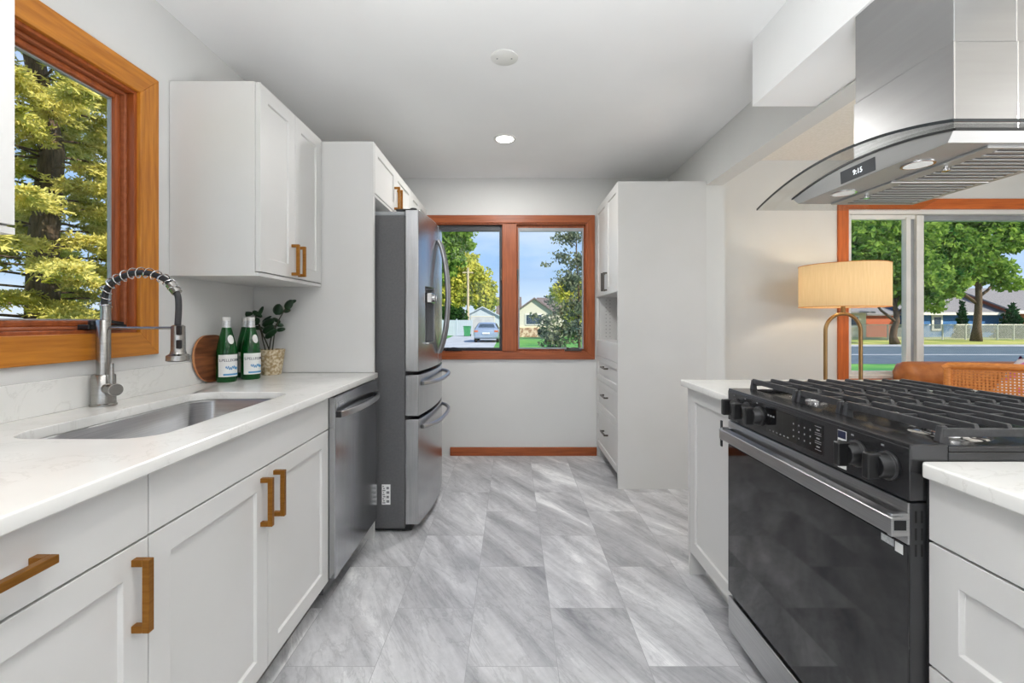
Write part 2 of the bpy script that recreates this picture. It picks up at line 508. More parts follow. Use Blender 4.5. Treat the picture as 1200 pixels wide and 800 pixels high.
class B:
    """collects shapes in world (or local) coordinates; build() links them as ONE mesh object"""

    def __init__(s):
        s.bm = bmesh.new()

    def box(s, x0, x1, y0, y1, z0, z1):
        x0, x1 = min(x0, x1), max(x0, x1)
        y0, y1 = min(y0, y1), max(y0, y1)
        z0, z1 = min(z0, z1), max(z0, z1)
        v = [s.bm.verts.new(p) for p in ((x0, y0, z0), (x1, y0, z0), (x1, y1, z0), (x0, y1, z0),
                                         (x0, y0, z1), (x1, y0, z1), (x1, y1, z1), (x0, y1, z1))]
        for f in ((3, 2, 1, 0), (4, 5, 6, 7), (0, 1, 5, 4), (1, 2, 6, 5), (2, 3, 7, 6), (3, 0, 4, 7)):
            s.bm.faces.new([v[i] for i in f])
        return s

    def poly(s, pts, faces):
        v = [s.bm.verts.new(p) for p in pts]
        for f in faces:
            try:
                s.bm.faces.new([v[i] for i in f])
            except ValueError:
                pass
        return s

    def loft(s, rings, cap0=True, cap1=True, close=True):
        R = [[s.bm.verts.new(p) for p in r] for r in rings]
        n = len(R[0])
        for a, b in zip(R, R[1:]):
            for i in range(n if close else n - 1):
                j = (i + 1) % n
                s.bm.faces.new((a[i], a[j], b[j], b[i]))
        if cap0: s.bm.faces.new(list(reversed(R[0])))
        if cap1: s.bm.faces.new(R[-1])
        return s

    def lathe(s, prof, c=(0, 0, 0), axis='Z', n=28, cap0=True, cap1=True):
        c = Vector(c)
        rings = []
        for r, h in prof:
            ring = []
            for i in range(n):
                a = 2 * PI * i / n
                u, w = r * math.cos(a), r * math.sin(a)
                p = {'Z': (u, w, h), 'X': (h, u, w), 'Y': (w, h, u)}[axis]
                ring.append(c + Vector(p))
            rings.append(ring)
        return s.loft(rings, cap0, cap1)

    def cyl(s, c, r, h, axis='Z', n=24, r2=None):
        return s.lathe([(r, 0), (r if r2 is None else r2, h)], c, axis, n)

    def tube(s, path, r, n=12, caps=True, flat=None):
        """round (or flattened) tube along a list of points"""
        P = [Vector(p) for p in path]
        rr = r if isinstance(r, (list, tuple)) else [r] * len(P)
        rings = []
        up = None
        for i, p in enumerate(P):
            t = (P[min(i + 1, len(P) - 1)] - P[max(i - 1, 0)]).normalized()
            if up is None:
                up = Vector((0, 0, 1)) if abs(t.z) < 0.9 else Vector((1, 0, 0))
            a = t.cross(up).normalized()
            up = a.cross(t).normalized()
            k = flat or 1.0
            rings.append([p + (a * math.cos(2 * PI * j / n) * k + up * math.sin(2 * PI * j / n)) * rr[i] for j in range(n)])
        return s.loft(rings, caps, caps)

    def bar(s, path, w, h, side):
        """rectangular bar along path; side = a vector across the width"""
        P = [Vector(p) for p in path]
        sd = Vector(side).normalized()
        rings = []
        for i, p in enumerate(P):
            t = (P[min(i + 1, len(P) - 1)] - P[max(i - 1, 0)]).normalized()
            a = (sd - t * sd.dot(t)).normalized()
            u = a.cross(t).normalized()
            rings.append([p + a * w / 2 + u * h / 2, p - a * w / 2 + u * h / 2, p - a * w / 2 - u * h / 2, p + a * w / 2 - u * h / 2])
        return s.loft(rings)

    def build(s, name, mat, parent=None, bevel=0.0, seg=2, smooth=False, local=False, loc=None, solid=0.0, subsurf=0):
        bm = s.bm
        bmesh.ops.recalc_face_normals(bm, faces=bm.faces[:])
        if parent is not None:
            off = Vector((0, 0, 0)) if local else wloc(parent)
        elif loc is not None:
            off = Vector(loc)
        else:
            xs = [v.co.x for v in bm.verts]; ys = [v.co.y for v in bm.verts]; zs = [v.co.z for v in bm.verts]
            off = Vector(((min(xs) + max(xs)) / 2, (min(ys) + max(ys)) / 2, min(zs)))
        if off.length:
            for v in bm.verts:
                v.co -= off
        me = bpy.data.meshes.new(name)
        if smooth:
            for f in bm.faces: f.smooth = True
        bm.to_mesh(me)
        bm.free()
        o = bpy.data.objects.new(name, me)
        COL.objects.link(o)
        me.materials.append(mat)
        if parent is not None:
            o.parent = parent
        else:
            o.location = off
        if solid:
            md = o.modifiers.new('solid', 'SOLIDIFY'); md.thickness = solid; md.offset = -1
        if bevel:
            md = o.modifiers.new('bevel', 'BEVEL'); md.width = bevel; md.segments = seg
            md.limit_method = 'ANGLE'; md.angle_limit = math.radians(40)
        if subsurf:
            md = o.modifiers.new('sub', 'SUBSURF'); md.levels = subsurf; md.render_levels = subsurf
        if smooth == 'auto':
            try:
                me.set_sharp_from_angle(angle=math.radians(35))
            except Exception:
                pass
        return o


def extrude_outline(outline, holes, z0, z1):
    """flat outline with holes, extruded between two heights -> B in world coordinates"""
    cu = bpy.data.curves.new('tmp', 'CURVE')
    cu.dimensions = '2D'
    cu.fill_mode = 'BOTH'
    cu.extrude = (z1 - z0) / 2
    for pts in [outline] + holes:
        sp = cu.splines.new('POLY')
        sp.points.add(len(pts) - 1)
        for p, q in zip(sp.points, pts):
            p.co = (q[0], q[1], 0, 1)
        sp.use_cyclic_u = True
    o = bpy.data.objects.new('tmp', cu)
    COL.objects.link(o)
    bpy.context.view_layer.update()
    me = bpy.data.meshes.new_from_object(o.evaluated_get(bpy.context.evaluated_depsgraph_get()))
    bpy.data.objects.remove(o); bpy.data.curves.remove(cu)
    b = B()
    b.bm.from_mesh(me)
    bpy.data.meshes.remove(me)
    bmesh.ops.remove_doubles(b.bm, verts=b.bm.verts[:], dist=1e-5)
    for v in b.bm.verts: v.co.z += (z0 + z1) / 2
    return b


def text_b(txt, size, depth=0.0004):
    """lettering in the XY plane, centred -> B"""
    cu = bpy.data.curves.new('tmp', 'FONT')
    cu.body = txt
    cu.size = size
    cu.extrude = depth
    cu.align_x = 'CENTER'; cu.align_y = 'CENTER'
    o = bpy.data.objects.new('tmp', cu)
    COL.objects.link(o)
    bpy.context.view_layer.update()
    me = bpy.data.meshes.new_from_object(o.evaluated_get(bpy.context.evaluated_depsgraph_get()))
    bpy.data.objects.remove(o); bpy.data.curves.remove(cu)
    b = B()
    b.bm.from_mesh(me)
    bpy.data.meshes.remove(me)
    return b


def rrect(x0, x1, y0, y1, r, n=8):
    pts = []
    for cx, cy, a0 in ((x1 - r, y1 - r, 0), (x0 + r, y1 - r, PI / 2), (x0 + r, y0 + r, PI), (x1 - r, y0 + r, 1.5 * PI)):
        for i in range(n + 1):
            a = a0 + PI / 2 * i / n
            pts.append((cx + r * math.cos(a), cy + r * math.sin(a)))
    return pts


def copy_tree(o, parent=None):
    c = o.copy()
    COL.objects.link(c)
    if parent is not None:
        c.parent = parent
    for ch in list(o.children):
        copy_tree(ch, c)
    return c


def struct(name, b, mat, bevel=0.0, parent=None, smooth=False):
    o = b.build(name, mat, parent, bevel=bevel, smooth=smooth, loc=None if parent else (0, 0, 0))
    if parent is None:
        o['kind'] = 'structure'
    return o

# ================================================================== the room
LW = -1.415            # left wall face
CEIL = 2.47
BW = 3.99              # kitchen back wall face
LVW = 3.55             # living-room far wall face

b = B()
b.box(-1.60, 5.30, -3.1, 4.14, -0.12, 0)
struct('floor', b, M_floor)
b = B(); b.box(-1.60, 1.45, -3.1, 4.14, CEIL, CEIL + 0.2)
struct('ceiling', b, M_ceil)
b = B(); b.box(1.45, 5.30, -3.1, 4.14, CEIL, CEIL + 0.2)
struct('ceiling_living', b, M_ceil_tex)
# unseen roof, its rear eave extended to block sun at the rear windows
b = B(); b.box(-2.1, 5.8, -4.9, 4.5, CEIL + 0.22, CEIL + 0.36)
struct('roof', b, M_roof)

WIN1 = (1.103, 1.685, 1.155, 2.057)     # y0 y1 z0 z1 of the opening in the left wall
b = B()
b.box(LW - 0.085, LW, -3.1, WIN1[0], 0, CEIL)
b.box(LW - 0.085, LW, WIN1[1], 4.14, 0, CEIL)
b.box(LW - 0.085, LW, WIN1[0], WIN1[1], 0, WIN1[2])
b.box(LW - 0.085, LW, WIN1[0], WIN1[1], WIN1[3], CEIL)
struct('wall_left', b, M_wall)

WIN2 = (-0.712, 0.667, 0.918, 2.068)    # x0 x1 z0 z1
b = B()
b.box(LW, WIN2[0], BW, BW + 0.15, 0, CEIL)
b.box(WIN2[1], 1.50, BW, BW + 0.15, 0, CEIL)
b.box(WIN2[0], WIN2[1], BW, BW + 0.15, 0, WIN2[2])
b.box(WIN2[0], WIN2[1], BW, BW + 0.15, WIN2[3], CEIL)
struct('wall_back', b, M_wall)

b = B()
b.box(1.386, 1.500, -3.0, 3.20, 2.166, CEIL)      # header over the wide opening
b.box(1.386, 1.522, 3.20, BW, 0, CEIL)            # wall end beside the tall cabinet
struct('wall_divider', b, M_wall)

b = B(); b.box(1.095, 1.386, -3.0, 2.04, 2.174, CEIL)
struct('ceiling_soffit', b, M_ceil)

WIN3 = (2.657, 4.72, 0.74, 2.08)
b = B()
b.box(1.522, WIN3[0], LVW, LVW + 0.15, 0, CEIL)
b.box(WIN3[1], 5.30, LVW, LVW + 0.15, 0, CEIL)
b.box(WIN3[0], WIN3[1], LVW, LVW + 0.15, 0, WIN3[2])
b.box(WIN3[0], WIN3[1], LVW, LVW + 0.15, WIN3[3], CEIL)
struct('wall_living', b, M_wall)
b = B(); b.box(5.15, 5.30, -3.1, LVW, 0, CEIL)
struct('wall_right', b, M_wall)
WIN4 = ((-1.2, 1.2, 0.7, 2.2), (2.1, 4.5, 0.7, 2.2))
b = B()
b.box(-1.6, -1.2, -3.15, -3.0, 0, CEIL); b.box(1.2, 2.1, -3.15, -3.0, 0, CEIL); b.box(4.5, 5.3, -3.15, -3.0, 0, CEIL)
for x0, x1, z0, z1 in WIN4:
    b.box(x0, x1, -3.15, -3.0, 0, z0); b.box(x0, x1, -3.15, -3.0, z1, CEIL)
struct('wall_rear', b, M_wall)

b = B(); b.box(-0.55, 0.753, BW - 0.016, BW, 0.0, 0.076)
struct('baseboard_back', b, M_oak_redlit_x, bevel=0.004)
b = B(); b.box(1.522, 2.5, LVW - 0.016, LVW, 0.0, 0.076)
struct('baseboard_living', b, M_oak_redlit_x, bevel=0.004)


def window_root(name):
    o = thing(name, None, None)
    o['kind'] = 'structure'
    return o


# ---- left window over the sink
w1 = window_root('window_1')
y0, y1, z0, z1 = WIN1
CW = 0.088
xf = LW + 0.018
def mitred(bq, x0, x1, y0, y1, z0, z1, c):
    """four mitred casing boards around an opening in a wall at constant x"""
    i = [(y0, z0), (y1, z0), (y1, z1), (y0, z1)]
    o = [(y0 - c, z0 - c), (y1 + c, z0 - c), (y1 + c, z1 + c), (y0 - c, z1 + c)]
    return i, o
i_, o_ = mitred(None, LW, xf, y0, y1, z0, z1, CW)
for k, nm in enumerate(('bottom', 'far', 'top', 'near')):
    a, c = i_[k], i_[(k + 1) % 4]
    A, Cc = o_[k], o_[(k + 1) % 4]
    q = B()
    ring = [A, Cc, c, a]
    q.loft([[(LW, p[0], p[1]) for p in ring], [(xf, p[0], p[1]) for p in ring]])
    q.build('casing', M_oak_y if k in (0, 2) else M_oak_z, w1, bevel=0.002)
# jamb lining, stepped stops and sash
xs = LW - 0.045
q = B()
J = 0.012
q.box(LW - 0.085, LW + 0.004, y0 - 0.002, y0 + J, z0, z1); q.box(LW - 0.085, LW + 0.004, y1 - J, y1 + 0.002, z0, z1)
q.box(LW - 0.085, LW + 0.004, y0 + J, y1 - J, z0 - 0.002, z0 + J); q.box(LW - 0.085, LW + 0.004, y0 + J, y1 - J, z1 - J, z1 + 0.002)
q.build('jamb', M_oak_redlit_z, w1, bevel=0.002)
def frame_x(x0, x1, ya, yb, za, zb, w):
    q = B()
    q.box(x0, x1, ya, ya + w, za, zb); q.box(x0, x1, yb - w, yb, za, zb)
    q.box(x0, x1, ya + w, yb - w, za, za + w); q.box(x0, x1, ya + w, yb - w, zb - w, zb)
    return q
frame_x(LW - 0.078, LW - 0.020, y0 + J, y1 - J, z0 + J, z1 - J, 0.012).build('stop', M_oak_redlit_y, w1, bevel=0.004)
s1 = frame_x(LW - 0.068, LW - 0.035, y0 + J + 0.012, y1 - J - 0.012, z0 + J + 0.010, z1 - J - 0.012, 0.022).build('sash', M_oak_redlit_z, w1, bevel=0.006)
ya, yb, za, zb = y0 + 0.046, y1 - 0.046, z0 + 0.044, z1 - 0.046
frame_x(LW - 0.062, LW - 0.050, ya - 0.002, yb + 0.002, za - 0.002, zb + 0.002, 0.007).build('glazing_bead', M_greyv, s1)
q = B(); q.box(LW - 0.062, LW - 0.057, ya + 0.004, yb - 0.004, za + 0.004, zb - 0.004)
q.build('pane', M_pane, s1)
q = B()
q.box(LW - 0.018, LW + 0.022, 1.475, 1.62, z0 + 0.013, z0 + 0.030)
q.bar([(LW + 0.012, 1.50, z0 + 0.030), (LW + 0.02, 1.55, z0 + 0.040), (LW + 0.015, 1.605, z0 + 0.034)], 0.022, 0.010, (1, 0, 0))
q.cyl((LW + 0.012, 1.50, z0 + 0.026), 0.013, 0.018, n=16)
q.build('crank_handle', M_black, w1, bevel=0.003)

# ---- back window
w2 = window_root('window_2')
x0, x1, z0, z1 = WIN2
CW = 0.068
yf = BW - 0.018
i_ = [(x0, z0), (x1, z0), (x1, z1), (x0, z1)]
o_ = [(x0 - CW, z0 - 0.062), (x1 + CW, z0 - 0.062), (x1 + CW, z1 + CW), (x0 - CW, z1 + CW)]
for k in range(4):
    ring = [o_[k], o_[(k + 1) % 4], i_[(k + 1) % 4], i_[k]]
    q = B()
    q.loft([[(p[0], yf, p[1]) for p in ring], [(p[0], BW, p[1]) for p in ring]])
    q.build('casing', M_oak_redlit_x if k in (0, 2) else M_oak_redlit_z, w2, bevel=0.003)
q = B()
q.box(x0 - 0.002, x0 + J, BW - 0.004, BW + 0.15, z0, z1); q.box(x1 - J, x1 + 0.002, BW - 0.004, BW + 0.15, z0, z1)
q.box(x0 + J, x1 - J, BW - 0.004, BW + 0.15, z0 - 0.002, z0 + J); q.box(x0 + J, x1 - J, BW - 0.004, BW + 0.15, z1 - J, z1 + 0.002)
q.build('jamb', M_oak_redlit_z, w2, bevel=0.002)
q = B(); q.box(-0.087, 0.042, BW - 0.016, BW + 0.14, z0 + J, z1 - J)
q.build('mullion', M_oak_redlit_z, w2, bevel=0.004)
def frame_y(ya, yb, xa, xb, za, zb, w, wt=None, wb=None):
    q = B()
    wt = wt or w; wb = wb or w
    q.box(xa, xa + w, ya, yb, za, zb); q.box(xb - w, xb, ya, yb, za, zb)
    q.box(xa + w, xb - w, ya, yb, za, za + wb); q.box(xa + w, xb - w, ya, yb, zb - wt, zb)
    return q
for xa, xb, sm, fm in ((x0 + J, -0.087, M_screen, M_screen), (0.042, x1 - J, M_oak_redlit_z, M_greyv)):
    s = frame_y(BW + 0.03, BW + 0.11, xa, xb, z0 + J, z1 - J, 0.016, 0.03, 0.018).build('sash', sm, w2, bevel=0.003)
    frame_y(BW + 0.022, BW + 0.05, xa + 0.014, xb - 0.014, z0 + J + 0.016, z1 - J - 0.026, 0.012, 0.03, 0.012).build('screen_frame', fm, s, bevel=0.002)
    q = B(); q.box(xa + 0.02, xb - 0.02, BW + 0.066, BW + 0.071, z0 + J + 0.016, z1 - J - 0.028)
    q.build('pane', M_pane, s)
for cx, mm in ((-0.52, M_black), (0.545, M_bronze)):
    q = B()
    q.box(cx - 0.075, cx + 0.075, BW - 0.012, BW + 0.03, z0 + J, z0 + J + 0.016)
    q.bar([(cx - 0.05, BW - 0.014, z0 + J + 0.02), (cx, BW - 0.022, z0 + J + 0.03), (cx + 0.05, BW - 0.014, z0 + J + 0.024)], 0.02, 0.010, (0, 1, 0))
    q.cyl((cx - 0.05, BW - 0.012, z0 + J + 0.012), 0.012, 0.02, n=16)
    q.build('crank_handle', mm, w2, bevel=0.003)
for cx in (-0.095, 0.05):
    q = B(); q.box(cx - 0.006, cx + 0.006, BW - 0.002, BW + 0.022, 1.56, 1.66); q.box(cx - 0.004, cx + 0.004, BW - 0.012, BW, 1.59, 1.63)
    q.build('latch', M_bronze, w2, bevel=0.002)

# ---- living-room window
w3 = window_root('window_3')
x0, x1, z0, z1 = WIN3
CW = 0.082
yf = LVW - 0.018
i_ = [(x0, z0), (x1, z0), (x1, z1), (x0, z1)]
o_ = [(x0 - CW, z0 - CW), (x1 + CW, z0 - CW), (x1 + CW, z1 + CW), (x0 - CW, z1 + CW)]
for k in range(4):
    ring = [o_[k], o_[(k + 1) % 4], i_[(k + 1) % 4], i_[k]]
    q = B()
    q.loft([[(p[0], yf, p[1]) for p in ring], [(p[0], LVW, p[1]) for p in ring]])
    q.build('casing', M_orange_x if k in (0, 2) else M_orange_z, w3, bevel=0.003)
frame_y(LVW - 0.002, LVW + 0.14, x0, x1, z0, z1, 0.018, 0.036, 0.03).build('frame', M_white, w3, bevel=0.003)
xm = 3.262
s = frame_y(LVW + 0.012, LVW + 0.05, x0 + 0.02, xm, z0 + 0.03, z1 - 0.038, 0.022, 0.036, 0.03).build('sash', M_white, w3, bevel=0.003)
q = B(); q.box(3.128, 3.165, LVW + 0.002, LVW + 0.05, z0 + 0.03, z1 - 0.06); q.build('pull_rail', M_white, s, bevel=0.004)
q = B(); q.box(3.165, 3.205, LVW + 0.022, LVW + 0.05, z0 + 0.03, z1 - 0.06); q.build('track', M_greyv, s, bevel=0.002)
q = B(); q.box(3.205, 3.262, LVW - 0.004, LVW + 0.05, z0 + 0.03, z1 - 0.045); q.build('meeting_stile', M_white, s, bevel=0.004)
q = B(); q.box(x0 + 0.035, 3.132, LVW + 0.03, LVW + 0.035, z0 + 0.05, z1 - 0.062); q.build('pane', M_pane, s)
s = frame_y(LVW + 0.052, LVW + 0.10, xm - 0.05, x1 - 0.018, z0 + 0.03, z1 - 0.036, 0.03, 0.04, 0.03).build('sash', M_greyv, w3, bevel=0.003)
q = B(); q.box(xm - 0.03, x1 - 0.04, LVW + 0.072, LVW + 0.077, z0 + 0.05, z1 - 0.066); q.build('pane', M_pane, s)

# ---- rear windows, unseen, added to carry the area fill lights
for k, (x0, x1, z0, z1) in enumerate(WIN4):
    w4 = window_root('window_%d' % (4 + k))
    frame_y(-3.12, -2.985, x0 - 0.06, x1 + 0.06, z0 - 0.06, z1 + 0.06, 0.085).build('casing', M_oak_x, w4, bevel=0.003)
    q = B(); q.box(x0 + 0.02, x1 - 0.02, -3.08, -3.075, z0 + 0.02, z1 - 0.02); q.build('pane', M_pane, w4)

# ================================================================== cabinets
def shaker(xo, out, u0, u1, v0, v1, rail=0.06, t=0.02, rec=0.009, flat=False):
    """cabinet front facing +X (out=1) or -X (out=-1); xo is its outer face, u runs along Y, v along Z"""
    q = B()
    xb = xo - out * t
    if flat:
        return q.box(xb, xo, u0, u1, v0, v1)
    R = lambda d: [(u0 + d, v0 + d), (u1 - d, v0 + d), (u1 - d, v1 - d), (u0 + d, v1 - d)]
    ring = lambda d, x: [(x, p[0], p[1]) for p in R(d)]
    q.loft([ring(0, xb), ring(0, xo), ring(rail, xo), ring(rail + 0.003, xo - out * rec)])
    return q


def pull(parent, mat, xo, out, cy, cz, length, vertical=True, w=0.014, stand=0.036):
    """square bar pull"""
    q = B()
    x0, x1 = xo, xo + out * stand
    h = length / 2
    if vertical:
        q.box(x1 - out * w, x1, cy - w / 2, cy + w / 2, cz - h, cz + h)
        for s in (-1, 1):
            zc = cz + s * (h - w / 2)
            q.box(x0, x1 - out * w, cy - w / 2, cy + w / 2, zc - w / 2, zc + w / 2)
    else:
        q.box(x1 - out * w, x1, cy - h, cy + h, cz - w / 2, cz + w / 2)
        for s in (-1, 1):
            yc = cy + s * (h - w / 2)
            q.box(x0, x1 - out * w, yc - w / 2, yc + w / 2, cz - w / 2, cz + w / 2)
    return q.build('handle', mat, parent, bevel=0.0012, seg=2)


G = 0.0015  # half gap between fronts
XD = -0.765  # face of the left base doors
XB = XD - 0.021


def base_left(label, ya, yb, fronts, group=None):
    t = thing('base_cabinet', label, 'cabinet', ((LW + XB) / 2, (ya + yb) / 2, 0), group)
    q = B()
    q.box(LW + 0.002, XB, ya + 0.0005, ya + 0.018, 0.112, 0.884); q.box(LW + 0.002, XB, yb - 0.018, yb - 0.0005, 0.112, 0.884)
    q.box(LW + 0.002, XB, ya + 0.018, yb - 0.018, 0.112, 0.13); q.box(LW + 0.002, LW + 0.02, ya + 0.018, yb - 0.018, 0.13, 0.884)
    q.box(XB - 0.018, XB, ya + 0.018, yb - 0.018, 0.735, 0.76)
    q.build('body', M_cab, t)
    q = B(); q.box(LW + 0.02, XD - 0.075, ya, yb, 0.0, 0.112)
    q.build('toe_kick', M_toe, t)
    for f in fronts:
        kind, u0, u1, v0, v1 = f[:5]
        d = shaker(XD, 1, u0 + G, u1 - G, v0 + G, v1 - G, flat=(kind == 'flat')).build(
            'drawer_front' if kind == 'flat' else 'door', M_cab, t, bevel=0.0012)
        if len(f) > 5:
            cy, cz, ln, vert = f[5]
            pull(d, M_brass, XD, 1, cy, cz, ln, vert)
    return t


base_left('white base cabinet with brass pulls before the sink cabinet, drawer over a door', 0.341, 0.943,
          [('flat', 0.341, 0.943, 0.747, 0.884, (0.642, 0.815, 0.16, False)),
           ('door', 0.341, 0.943, 0.113, 0.745, (0.906, 0.643, 0.147, True))])
base_left('white two-door base cabinet with brass pulls under the steel sink', 0.943, 1.866,
          [('flat', 0.943, 1.866, 0.747, 0.884),
           ('door', 0.943, 1.4045, 0.113, 0.745, (1.368, 0.645, 0.147, True)),
           ('door', 1.4045, 1.866, 0.113, 0.745, (1.441, 0.645, 0.147, True))])

# worktop with the undermount cut-out
SK = (-1.245, -0.868, 1.075, 1.78)
out = [(LW + 0.001, 0.20), (-0.735, 0.20), (-0.735, 2.456), (LW + 0.001, 2.456)]
ct = thing('countertop', 'long white quartz worktop with sink cut-out under the left window', 'countertop', (-1.07, 1.3, 0.885))
extrude_outline(out, [rrect(SK[0], SK[1], SK[2], SK[3], 0.085, 10)], 0.886, 0.915).build('slab', M_quartz, ct, bevel=0.004, seg=3)
q = B(); q.box(LW + 0.001, LW + 0.012, 0.20, 2.448, 0.915, 1.018)
q.build('upstand', M_quartz, ct, bevel=0.002)

# sink
sk = thing('sink', 'undermount stainless steel sink bowl set into the white worktop', 'sink', (-1.056, 1.43, 0.66))
q = B()
rings = []
for d, z, r in ((-0.025, 0.8855, 0.10), (-0.004, 0.8855, 0.088), (0.0, 0.880, 0.085), (0.006, 0.72, 0.08), (0.014, 0.695, 0.075), (0.03, 0.682, 0.06), (0.06, 0.676, 0.045)):
    rings.append([(p[0], p[1], z) for p in rrect(SK[0] + d, SK[1] - d, SK[2] + d, SK[3] - d, r, 8)])
q.loft(rings, cap0=False, cap1=True)
q.build('bowl', M_steel, sk, smooth='auto', solid=0.0015)
q = B(); q.lathe([(0.045, 0.677), (0.045, 0.680), (0.036, 0.681), (0.030, 0.676)], (-1.056, 1.43, 0))
q.build('drain', M_chrome, sk, smooth='auto')

# upper cabinets on the left wall
XU = -1.04


def upper(name, label, xf, ya, yb, z0, z1, fronts, xback=LW, mat_h=M_brass, cat='cabinet', rail=0.06, yn=None):
    t = thing(name, label, cat, ((xback + xf) / 2, (ya + yb) / 2, z0))
    xb = xf - 0.021
    q = B()
    q.box(xback + 0.002, xb, ya, yb, z0, z1)
    q.build('body', M_cab, t, bevel=0.0012)
    q = B(); q.box(xb, xf - 0.003, ya + 0.001, yb - 0.001, z0 + 0.0, z0 + 0.014)
    q.build('bottom_rail', M_cab, t)
    for u0, u1, hy, hz, hl in fronts:
        d = shaker(xf, 1, u0 + G, u1 - G, z0 + 0.019, z1 - 0.002, rail=rail).build('door', M_cab, t, bevel=0.0012)
        pull(d, mat_h, xf, 1, hy, hz, hl, True)
    return t


upper('wall_cabinet', 'white two-door wall cabinet with brass pulls hung above bottles and plant', XU, 1.847, 2.447, 1.383, 2.186,
      [(1.850, 2.15, 2.118, 1.485, 0.147), (2.15, 2.445, 2.182, 1.485, 0.147)])
upper('wall_cabinet', 'white wall cabinet on the near side of the sink window, cut by the frame', XU, 0.341, 0.941, 1.378, 2.186,
      [(0.343, 0.641, 0.61, 1.485, 0.147), (0.641, 0.939, 0.672, 1.485, 0.147)])
# cabinet bridge over the refrigerator
upper('bridge_cabinet', 'white two-door cabinet with brass pulls directly above the steel refrigerator', -0.756, 2.472, 3.362, 1.884, 2.178,
      [(2.474, 2.917, 2.882, 1.985, 0.147), (2.917, 3.360, 2.952, 1.985, 0.147)], rail=0.05)
t = thing('tall_panel', 'white full-height panel between dishwasher and refrigerator', 'panel', ((LW - 0.756) / 2, 2.459, 0))
q = B(); q.box(LW + 0.002, -0.756, 2.4575, 2.4715, 0, 2.178); q.build('board', M_cab, t, bevel=0.001)
q = B(); q.box(LW + 0.002, -0.758, 2.4485, 2.4575, 0.917, 2.178); q.build('skin', M_cab, t, bevel=0.001)
t = thing('filler_cabinet', 'narrow tall white cabinet between refrigerator and window wall', 'cabinet', ((LW - 0.756) / 2, 3.68, 0))
q = B(); q.box(LW + 0.002, -0.777, 3.364, BW - 0.003, 0.1, 2.178); q.build('body', M_cab, t, bevel=0.001)
shaker(-0.756, 1, 3.366, 3.66, 1.904, 2.176, rail=0.05).build('door', M_cab, t, bevel=0.0012)
shaker(-0.756, 1, 3.663, BW - 0.005, 1.904, 2.176, rail=0.05).build('door', M_cab, t, bevel=0.0012)
shaker(-0.756, 1, 3.366, BW - 0.005, 0.113, 1.9, rail=0.05).build('door', M_cab, t, bevel=0.0012)
q = B(); q.box(LW + 0.02, -0.83, 3.366, BW - 0.005, 0, 0.1); q.build('toe_kick', M_toe, t)

# ------------------------------------------------------------------ right base cabinets
XR = 0.838
XRB = XR + 0.021


def base_right(label, ya, yb, fronts, end_far=False, end_near=False):
    t = thing('base_cabinet', label, 'cabinet', ((XR + 1.47) / 2, (ya + yb) / 2, 0))
    q = B()
    q.box(XRB, 1.47, ya, yb, 0.112, 0.884)
    if end_far:
        q.box(XR, XRB, yb - 0.019, yb, 0.112, 0.884)
    q.build('body', M_cab, t, bevel=0.001)
    q = B(); q.box(XR + 0.075, 1.45, ya, yb - (0.02 if end_far else 0), 0, 0.112)
    if end_far:
        q.box(XR + 0.004, 1.45, yb - 0.02, yb, 0, 0.112)
    q.build('toe_kick', M_cab if end_far else M_toe, t)
    for f in fronts:
        kind, u0, u1, v0, v1 = f[:5]
        d = shaker(XR, -1, u0 + G, u1 - G, v0 + G, v1 - G, flat=(kind == 'flat')).build(
            'door' if kind == 'door' else 'drawer_front', M_cab, t, bevel=0.0012)
        if len(f) > 5:
            cy, cz, ln, vert = f[5]
            pull(d, M_brass, XR, -1, cy, cz, ln, vert)
    return t


base_right('white single-door base cabinet at the far side of the range', 1.676, 2.135,
           [('door', 1.676, 2.114, 0.113, 0.884)], end_far=True)
base_right('white drawer base cabinet at the near side of the range', 0.30, 0.902,
           [('flat', 0.30, 0.902, 0.757, 0.884, (0.42, 0.82, 0.16, False)),
            ('drawer', 0.30, 0.902, 0.508, 0.755, (0.42, 0.64, 0.16, False)),
            ('drawer', 0.30, 0.902, 0.113, 0.506, (0.42, 0.36, 0.16, False))])
t = thing('peninsula_back', 'white panelled back of the peninsula facing the living room', 'panel', (1.50, 1.2, 0))
q = B(); q.box(1.475, 1.495, 0.30, 2.135, 0, 0.884); q.build('board', M_cab, t, bevel=0.001)

# U-shaped peninsula worktop around the range
cc = 0.012
out = [(0.815 + cc, 0.902), (0.815, 0.902 - cc), (0.815, 0.27), (1.90, 0.27), (1.90, 2.158), (0.811, 2.158), (0.811, 1.674), (1.482, 1.674), (1.482, 0.902)]
ct = extrude_outline(out, [], 0.886, 0.915).build('countertop', M_quartz, None, bevel=0.004, seg=3, loc=(1.35, 1.2, 0.886))
props(ct, 'white quartz peninsula worktop wrapping round the black range', 'countertop')

# ------------------------------------------------------------------ tall pantry on the right
XP = 0.753
PY0, PY1, PZ = 3.19, 3.985, 2.192
pt = thing('pantry_cabinet', 'tall white pantry cabinet with open niche and drawers beside back window', 'cabinet', (1.07, 3.59, 0))
xb = XP + 0.021
q = B()
q.box(XP + 0.001, 1.384, PY0, PY0 + 0.018, 0.0, PZ)                 # finished near side
q.box(xb, 1.384, PY1 - 0.018, PY1, 0.0, PZ)
q.box(1.366, 1.384, PY0 + 0.018, PY1 - 0.018, 0.1, PZ)
q.box(xb, 1.366, PY0 + 0.018, PY1 - 0.018, PZ - 0.018, PZ)
q.box(xb, 1.366, PY0 + 0.018, PY1 - 0.018, 1.405, 1.423)
q.box(XP + 0.001, 1.366, PY0 + 0.018, PY1 - 0.018, 1.015, 1.033)
q.box(xb, 1.366, PY0 + 0.018, PY1 - 0.018, 0.1, 0.118)
